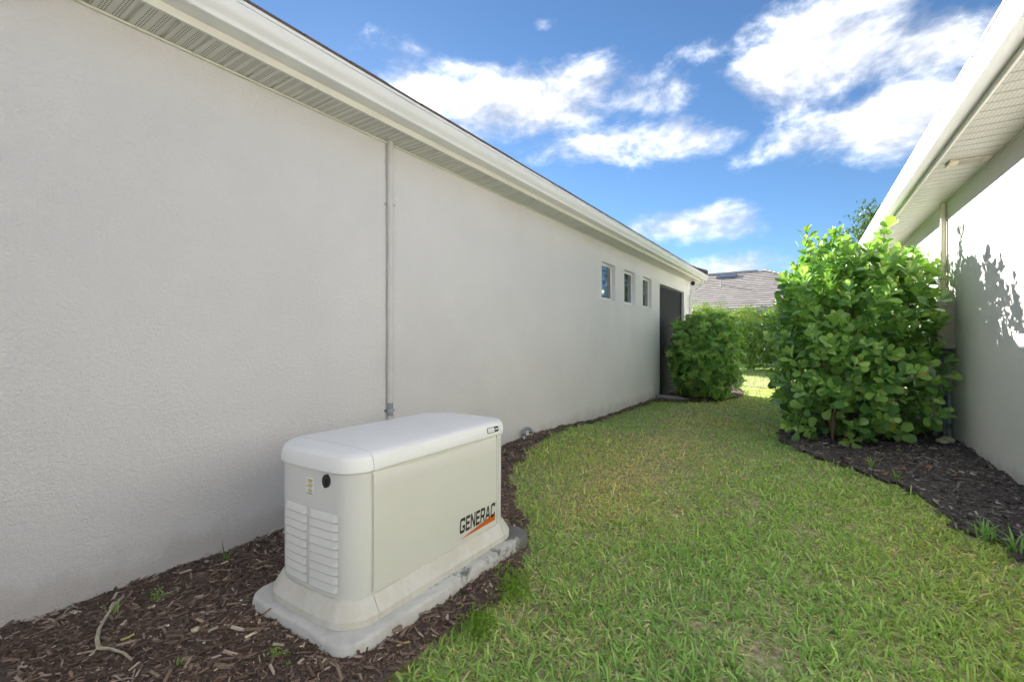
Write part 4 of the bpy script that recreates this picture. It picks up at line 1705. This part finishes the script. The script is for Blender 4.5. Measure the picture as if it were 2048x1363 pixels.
# ------------------------------------------------------------------ far house
FR = R(-3.3)
fo = Vector((-3.27, 29.9, 0))
HF = thing('far_house', 'far house with a low pale tiled hip roof beyond the hedge', 'house', fo, FR)
ex_r, ex_l, dep = 7.0, -13.0, 7.4
slope = math.tan(R(22.6))
zE = 3.12
MB().box(ex_l + .5, ex_r - .5, .45, 2 * dep - .5, -.3, zE - .02).build('wall', 'stucco_far', HF)
MB().box(ex_l + .1, ex_r - .1, .1, 2 * dep - .1, zE - .08, zE - .021).build('soffit', 'white_metal', HF)
MB().box(ex_l, ex_r, -.02, .05, zE - .06, zE + .10).build('fascia', 'white_metal', HF)
prof = [(0, .12), (0, 0), (-.09, 0), (-.13, .05), (-.14, .12)]
MB().loft([[(xx, -.022 + y, zE - .03 + z) for y, z in prof] for xx in (ex_l, ex_r)], True, True).build('gutter', 'white_metal', HF)
MB().add([(ex_l, 0, zE + .08), (ex_r, 0, zE + .08), (ex_r - dep, dep, zE + .08 + dep * slope), (ex_l + dep, dep, zE + .08 + dep * slope), (ex_l, 2 * dep, zE + .08), (ex_r, 2 * dep, zE + .08)],
         [(0, 1, 2, 3), (1, 5, 2), (5, 4, 3, 2), (4, 0, 3), (0, 4, 5, 1)]).build('roof_deck', 'brown_tile', HF)
# flat concrete tiles, front slope and right hip
tv, toff, tm_, tc = [], [], [], []
TV = np.array([(-.5, 0, 0), (.5, 0, 0), (.5, 1, 0), (-.5, 1, 0), (-.5, 0, 1), (.5, 0, 1), (.5, 1, 1), (-.5, 1, 1)], float)
TF = [(0, 3, 2, 1), (4, 5, 6, 7), (0, 1, 5, 4), (1, 2, 6, 5), (2, 3, 7, 6), (3, 0, 4, 7)]
cs, sn = math.cos(R(22.6)), math.sin(R(22.6))
NC = 19
ctile = dep / cs / NC
for c in range(NC):
    s0 = c * ctile
    y0_ = s0 * cs
    xl, xr = ex_l + y0_, ex_r - y0_
    nt_ = int((xr - xl) / .42)
    for i in range(nt_):
        wv = (xr - xl) / nt_
        xx = xl + wv * (i + .5)
        tl = R(22.6) - R(5.2)
        M_ = np.array([[wv, 0, 0], [0, ctile * 1.12 * math.cos(tl), -.05 * math.sin(tl)], [0, ctile * 1.12 * math.sin(tl), .05 * math.cos(tl)]])
        tm_.append(M_)
        toff.append((xx, y0_ - .02, zE + .105 + s0 * sn + .012))
        g = random.uniform(.95, 1.05)
        tc.append(np.array(random.choice([(.50, .435, .385), (.46, .40, .355), (.53, .47, .42), (.44, .39, .35)])) * g)
for c in range(NC):
    s0 = c * ctile
    x0_ = s0 * cs
    yl, yr = x0_, 2 * dep - x0_
    nt_ = int((yr - yl) / .42)
    for i in range(nt_):
        wv = (yr - yl) / nt_
        yy = yl + wv * (i + .5)
        tl = R(22.6) - R(5.2)
        M_ = np.array([[0, -ctile * 1.12 * math.cos(tl), .05 * math.sin(tl)], [wv * .985, 0, 0], [0, ctile * 1.12 * math.sin(tl), .05 * math.cos(tl)]])
        tm_.append(M_)
        toff.append((ex_r - x0_ + .02, yy, zE + .105 + s0 * sn + .012))
        tc.append(np.array((.44, .40, .37)) * random.uniform(.9, 1.1))
me = inst_mesh('roof_tiles', TV, TF, np.array(tm_), np.array(toff), np.array(tc), 'roof_tile_far', False)
kind(link(bpy.data.objects.new('roof_tiles', me), HF), 'stuff')
zr = zE + .12 + dep * slope
for i in range(int((ex_r - ex_l - 2 * dep) / .4)):
    mb = MB()
    half_round(mb, (ex_l + dep + i * .4, dep, zr), (ex_l + dep + i * .4 + .44, dep, zr + .012), .14)
    o = mb.build('ridge_cap', 'roof_tile_far', HF, None, True, 50)
    at_ = o.data.color_attributes.new('col', 'FLOAT_COLOR', 'POINT')
    at_.data.foreach_set('color', np.tile(np.array([.5, .46, .43, 1], np.float32), len(o.data.vertices)))
nh = 24
for i in range(nh):
    t0_, t1_ = i / nh, (i + 1.12) / nh
    P0 = (ex_r - dep * t0_, dep * t0_, zE + .13 + dep * slope * t0_)
    P1 = (ex_r - dep * t1_, dep * t1_, zE + .13 + dep * slope * t1_)
    mb = MB()
    half_round(mb, P0, P1, .14)
    o = mb.build('hip_cap', 'roof_tile_far', HF, None, True, 50)
    at_ = o.data.color_attributes.new('col', 'FLOAT_COLOR', 'POINT')
    at_.data.foreach_set('color', np.tile(np.array([.5, .46, .43, 1], np.float32), len(o.data.vertices)))


def on_roof(x, s, d):
    return (x, s * cs - d * sn, zE + .12 + s * sn + d * cs)


mb = MB()
s_a, s_b = 6.7, 7.4
mb.loft([[on_roof(x, s, d) for x, s in ((-3.3, s_a), (-2.0, s_a), (-2.0, s_b), (-3.3, s_b))] for d in (.05, .13)], True, True)
mb.build('ridge_vent', 'solar_blue', HF)
pv = on_roof(-2.6, 4.9, 0)
MB().tube([(pv[0], pv[1], pv[2] - .05), (pv[0], pv[1], pv[2] + .45)], .05, 8).build('vent_pipe', 'white_pvc', HF, None, True)

# ------------------------------------------------------------------ small things on the ground
def ground_pt(px, py, lift=.0, bed=None):
    x, y = at(px, py, .02)
    z = float(gz(x, y)) + .014
    if bed is not None:
        z += float(bed_relief(bed)(np.array([x]), np.array([y]))[0])
    return Vector((x, y, z + lift))


pts = [ground_pt(*p, .02, 1) for p in ((247, 1208), (222, 1238), (198, 1278), (194, 1298), (197, 1312))]
o_ = tuple(pts[-1])
FB = thing('fallen_branch', 'pale forked dead branch lying on the mulch at bottom left', 'branch', o_)
MB().tube([pts[0], pts[0].lerp(pts[1], .5) + Vector((.004, 0, .004)), pts[1], pts[2], pts[3], pts[4]], [.0048, .0056, .0064, .007, .0082, .0082], 8).build('main_stem', 'dry_stick', FB, o_, True)
q = [ground_pt(*p, .016, 1) for p in ((197, 1312), (220, 1316), (248, 1325), (263, 1336))]
MB().tube(q, [.0078, .0060, .0052, .0046], 8).build('fork', 'dry_stick', FB, o_, True)
q = [ground_pt(*p, .014, 1) for p in ((196, 1311), (178, 1326), (165, 1342))]
MB().tube(q, [.0074, .0045, .0026], 8).build('fork', 'dry_stick', FB, o_, True)
q = [ground_pt(*p, .026, 1) for p in ((222, 1238), (226, 1228), (233, 1222))]
MB().tube(q, [.0085, .006, .0045], 6).build('twig_stub', 'dry_stick', FB, o_, True)


def lump(name, p, size, mat, label, cat, group=None, flat=.55, seed=0):
    bm = bmesh.new()
    bmesh.ops.create_icosphere(bm, subdivisions=2, radius=1)
    rd = random.Random(seed)
    ph = [rd.uniform(0, 6) for _ in range(6)]
    for v in bm.verts:
        k = 1 + .22 * math.sin(v.co.x * 3 + ph[0]) * math.sin(v.co.y * 3.4 + ph[1]) + .16 * math.sin(v.co.z * 5 + ph[2] + v.co.x * 4)
        v.co = Vector((v.co.x * size[0], v.co.y * size[1], v.co.z * size[2])) * k
    me = bpy.data.meshes.new(name)
    bm.to_mesh(me)
    bm.free()
    me.materials.append(MATS[mat])
    o = bpy.data.objects.new(name, me)
    o.location = p
    o.rotation_euler = (rd.uniform(-.2, .2), rd.uniform(-.2, .2), rd.uniform(0, 6))
    link(o)
    tag(o, label, cat, group)
    return o


lump('stone', ground_pt(391, 1268, .006, 1), (.017, .013, .010), 'pale_stone', 'cream coloured stone on the mulch in front of the generator', 'stone', None, seed=3)
SHELLLAB = ['white shell fragment just left of the cream stone', 'white shell fragment second left of the cream stone', 'white shell fragment nearest the generator pad, on the mulch',
            'leftmost white shell fragment, near the left wall', 'white shell fragment below the cream stone', 'white shell fragment right of the forked branch']
for i, (a_, b_) in enumerate(((358, 1266), (335, 1262), (482, 1212), (150, 1235), (408, 1292), (300, 1285))):
    lump('shell_fragment', ground_pt(a_, b_, .004, 1), (.007, .005, .0035), 'shell_white', SHELLLAB[i], 'shell', 'shell fragments in the left bed', seed=10 + i)
lump('rock', ground_pt(1893, 907, .02, 5), (.12, .08, .045), 'pale_stone', 'tan rock half sunk in the mulch at the foot of the right wall', 'rock', None, seed=31)


def bark_piece(px, py, ln, wd_, th_, ang, label, mat='bark_chunk', bed=1, group='large bark pieces in the left bed'):
    p = ground_pt(px, py, .006, bed)
    mb = MB()
    rd = random.Random(px)
    rings = []
    for t in (-.5, -.32, 0, .3, .5):
        k = 1 - .35 * abs(t) * 2 * rd.uniform(.4, 1.2)
        rings.append([(t * ln, sy * wd_ / 2 * k + rd.uniform(-.002, .002), z + rd.uniform(-.001, .001)) for sy, z in ((-1, 0), (1, 0), (.8, th_), (-.75, th_ * .8))])
    mb.loft(rings, True, True)
    o = mb.build('bark_piece', mat, None, (0, 0, 0))
    o.location = p
    o.rotation_euler = (rd.uniform(-.15, .15), rd.uniform(-.12, .12), ang)
    return tag(o, label, 'bark', group)


bark_piece(790, 1272, .062, .026, .016, 1.1, 'grey-brown bark block lying against the front of the concrete pad')
bark_piece(806, 1294, .060, .008, .005, 1.3, 'thin orange-tan wood sliver on the mulch in front of the pad', 'straw_leaf')
bark_piece(210, 1293, .055, .016, .010, .3, 'brown bark piece beside the pale forked branch')
bark_piece(385, 1213, .050, .018, .008, 2.0, 'dark bark piece in the mulch between the branch and the generator')
bark_piece(100, 1265, .040, .026, .008, .8, 'wide reddish bark flake near the left wall')
bark_piece(445, 1345, .065, .022, .008, .6, 'pale grey bark strip at the bottom edge of the left bed')
bark_piece(255, 1288, .052, .012, .006, 1.9, 'tan wood chip just right of the forked branch', 'straw_leaf')


# fallen leaves under the shrubs
FLV, FLF = leaf_shape(OBOVATE, .25, .35, 6)


def fallen(px, py, size, mat, ang, tilt, label, bed, group):
    p = ground_pt(px, py, .012, bed)
    me = MB().add([tuple(v) for v in FLV * size], LF_SMALL6).mesh('fallen_leaf', mat, (0, 0, 0), True, None)
    o = bpy.data.objects.new('fallen_leaf', me)
    o.location = p
    o.rotation_euler = (tilt, tilt * .6, ang)
    link(o)
    return tag(o, label, 'leaf', group)


LF_SMALL6 = FLF
fl = [(1700, 912, 'dead_leaf'), (1722, 921, 'dead_leaf'), (1752, 916, 'dead_leaf'), (1786, 921, 'dead_leaf'), (1800, 911, 'straw_leaf'), (1830, 916, 'dead_leaf'),
      (1640, 884, 'dead_leaf'), (1622, 893, 'dead_leaf'), (1850, 925, 'dead_leaf'), (1765, 951, 'dead_leaf'), (1792, 944, 'dead_leaf'), (1815, 936, 'dead_leaf'),
      (1592, 850, 'dead_leaf'), (1612, 862, 'dead_leaf'), (1865, 948, 'dead_leaf'), (1905, 968, 'dead_leaf'), (1680, 903, 'dead_leaf'), (1740, 905, 'dead_leaf')]
LEAFLAB = ['dry brown leaf, third from left of those below the round-leaved shrub', 'brown leaf just right of the shrub stems, curled', 'brown leaf below the middle of the round-leaved shrub',
           'brown leaf on the mulch right of the shrub middle', '', 'brown leaf left of the tan rock', 'brown leaf left of the shrub stems, near the lawn edge', 'leftmost brown leaf below the big shrub, by the lawn edge',
           'brown leaf in front of the tan rock', 'brown leaf out on the open right bed, nearest the lawn', 'brown leaf on the right bed beside the low grass tuft', 'brown leaf between the tan rock and the low grass tuft',
           'brown leaf at the far left corner of the right bed', 'brown leaf in the left corner of the right bed, nearer than the other', 'brown leaf on the right bed below the rock', 'rightmost brown leaf on the right bed, near the wall',
           'brown leaf touching the stems of the round-leaved shrub', 'brown leaf deep under the round-leaved shrub, behind the others']
for i, (a_, b_, m_) in enumerate(fl):
    if m_ == 'dead_leaf':
        fallen(a_, b_, random.uniform(.07, .11), m_, random.uniform(0, 6), random.uniform(-.5, .5), LEAFLAB[i], 5, 'fallen leaves under the right-hand shrub')
fallen(1708, 925, .11, 'straw_leaf', 1.2, .2, 'curled yellow leaf fallen at the lawn edge below the round-leaved shrub', 5, 'fallen leaves under the right-hand shrub')
fallen(1688, 928, .09, 'dead_leaf', 2.6, .3, 'orange-brown leaf at the lawn edge left of the yellow one', 5, 'fallen leaves under the right-hand shrub')
fallen(1800, 911, .08, 'straw_leaf', .4, .3, 'small yellow leaf on the mulch beside the right wall rock', 5, 'fallen leaves under the right-hand shrub')
fallen(1960, 1212, .05, 'dead_leaf', .4, .2, 'single brown leaf lying in the lawn at lower right', None, 'fallen leaves under the right-hand shrub')


# weeds, moss-like clumps and loose tufts
def tuft(px, py, n, ln, wd_, colr, label, bed, name='grass_tuft', cat='grass tuft', group='loose grass tufts in the beds', upright=.5):
    p = ground_pt(px, py, -.005, bed)
    mb = MB()
    rd = random.Random(px * 7 + py)
    for i in range(n):
        a = rd.uniform(0, 6.283)
        t0 = abs(rd.gauss(upright, .25))
        l = ln * rd.uniform(.6, 1.1)
        b = Vector((rd.gauss(0, ln * .10), rd.gauss(0, ln * .10), 0))
        hd = Vector((math.cos(a), math.sin(a), 0))
        sd = Vector((-math.sin(a), math.cos(a), 0)) * wd_ / 2
        m1 = b + (hd * math.sin(t0) + Vector((0, 0, math.cos(t0)))) * l * .55
        t1 = t0 + rd.uniform(.1, .8)
        m2 = m1 + (hd * math.sin(t1) + Vector((0, 0, math.cos(t1)))) * l * .45
        mb.add([b - sd * .7, b + sd * .7, m1 + sd, m1 - sd, m2], [(0, 1, 2, 3), (3, 2, 4)])
    o = mb.build(name, 'grass', None, (0, 0, 0))
    o.location = p
    c = np.ones((len(o.data.vertices), 4), np.float32)
    c[:, :3] = np.array(colr) * np.repeat(rng.uniform(.7, 1.25, n), 5)[:, None]
    at_ = o.data.color_attributes.new('col', 'FLOAT_COLOR', 'POINT')
    at_.data.foreach_set('color', c.ravel())
    return tag(o, label, cat, group)


G1 = (.20, .40, .08)
tuft(1975, 1092, 26, .16, .011, (.24, .44, .13), 'upright grass tuft at the edge of the right bed, lower right', 5)
tuft(2030, 1118, 22, .16, .011, (.24, .44, .13), 'grass tuft at the right edge of the picture', 5)
tuft(1742, 936, 26, .15, .007, (.26, .42, .14), 'thin grass tuft below the round-leaved shrub', 5)
tuft(1795, 962, 22, .10, .008, (.24, .42, .12), 'low grass tuft growing out into the right bed', 5)
tuft(455, 1132, 12, .13, .006, (.16, .28, .08), 'dark thin grass weed by the left wall behind the generator', 1)
tuft(222, 1240, 7, .075, .007, (.28, .42, .12), 'small grass weed beside the top of the forked branch', 1)
tuft(363, 1345, 4, .05, .009, (.30, .46, .13), 'single grass shoot at the bottom of the left bed', 1)


def sprig(px, py, r, n, colr, label, bed, name, cat, lsize, group=None, hgt=.05):
    p = ground_pt(px, py, 0, bed)
    root = thing(name, label, cat, p, 0, group)
    tips = np.stack([rng.normal(0, r[0], n), rng.normal(0, r[1], n), np.abs(rng.normal(hgt * .6, hgt * .4, n))], 1)
    rot = Matrix.Rotation(YAW, 3, 'Z')
    tips = tips @ np.array(rot).T
    D = rng.normal(0, .6, (n, 3)) + np.array([[0, 0, .8]])
    D /= np.linalg.norm(D, axis=1, keepdims=True)
    M, O, age, sz = rosettes(tips, D, 3, lsize, .5, 1.2, lsize * .5)
    C = leaf_colors(len(O), age, [colr, tuple(x * .75 for x in colr)], tuple(min(1, x * 1.35) for x in colr))
    me = inst_mesh('foliage', LV_SM, LF_SM, M, O, C, 'leaf_small')
    kind(link(bpy.data.objects.new('foliage', me), root), 'stuff')
    mb = MB()
    for t in tips[:10]:
        mb.tube([(t[0] * .5, t[1] * .5, -.01), tuple(t)], [.0022, .0012], 4)
    mb.build('stems', 'stem_bark', root, (0, 0, 0))
    kind(root.children[-1], 'stuff')
    return root


sprig(1022, 1172, (.045, .085), 420, (.20, .36, .035), 'larger feathery bright green weed clump at the lawn edge beside the generator', None, 'feathery_weed', 'weed', .013, 'feathery weeds at the lawn edge', .055)
sprig(955, 1248, (.045, .055), 260, (.18, .33, .035), 'smaller feathery green weed clump nearest the front of the generator pad', None, 'feathery_weed', 'weed', .013, 'feathery weeds at the lawn edge', .05)
sprig(315, 1207, (.016, .016), 16, (.26, .42, .11), 'tiny light green seedling in the mulch above the branch', 1, 'seedling', 'weed', .018, 'seedlings in the left bed', .03)
sprig(560, 1318, (.02, .02), 20, (.24, .40, .10), 'tiny fern-like seedling in the mulch left of the pad corner', 1, 'seedling', 'weed', .016, 'seedlings in the left bed', .02)
sprig(1003, 1141, (.035, .01), 12, (.28, .44, .12), 'low light green sprig on the mulch beside the pad', 1, 'seedling', 'weed', .018, 'seedlings in the left bed', .012)
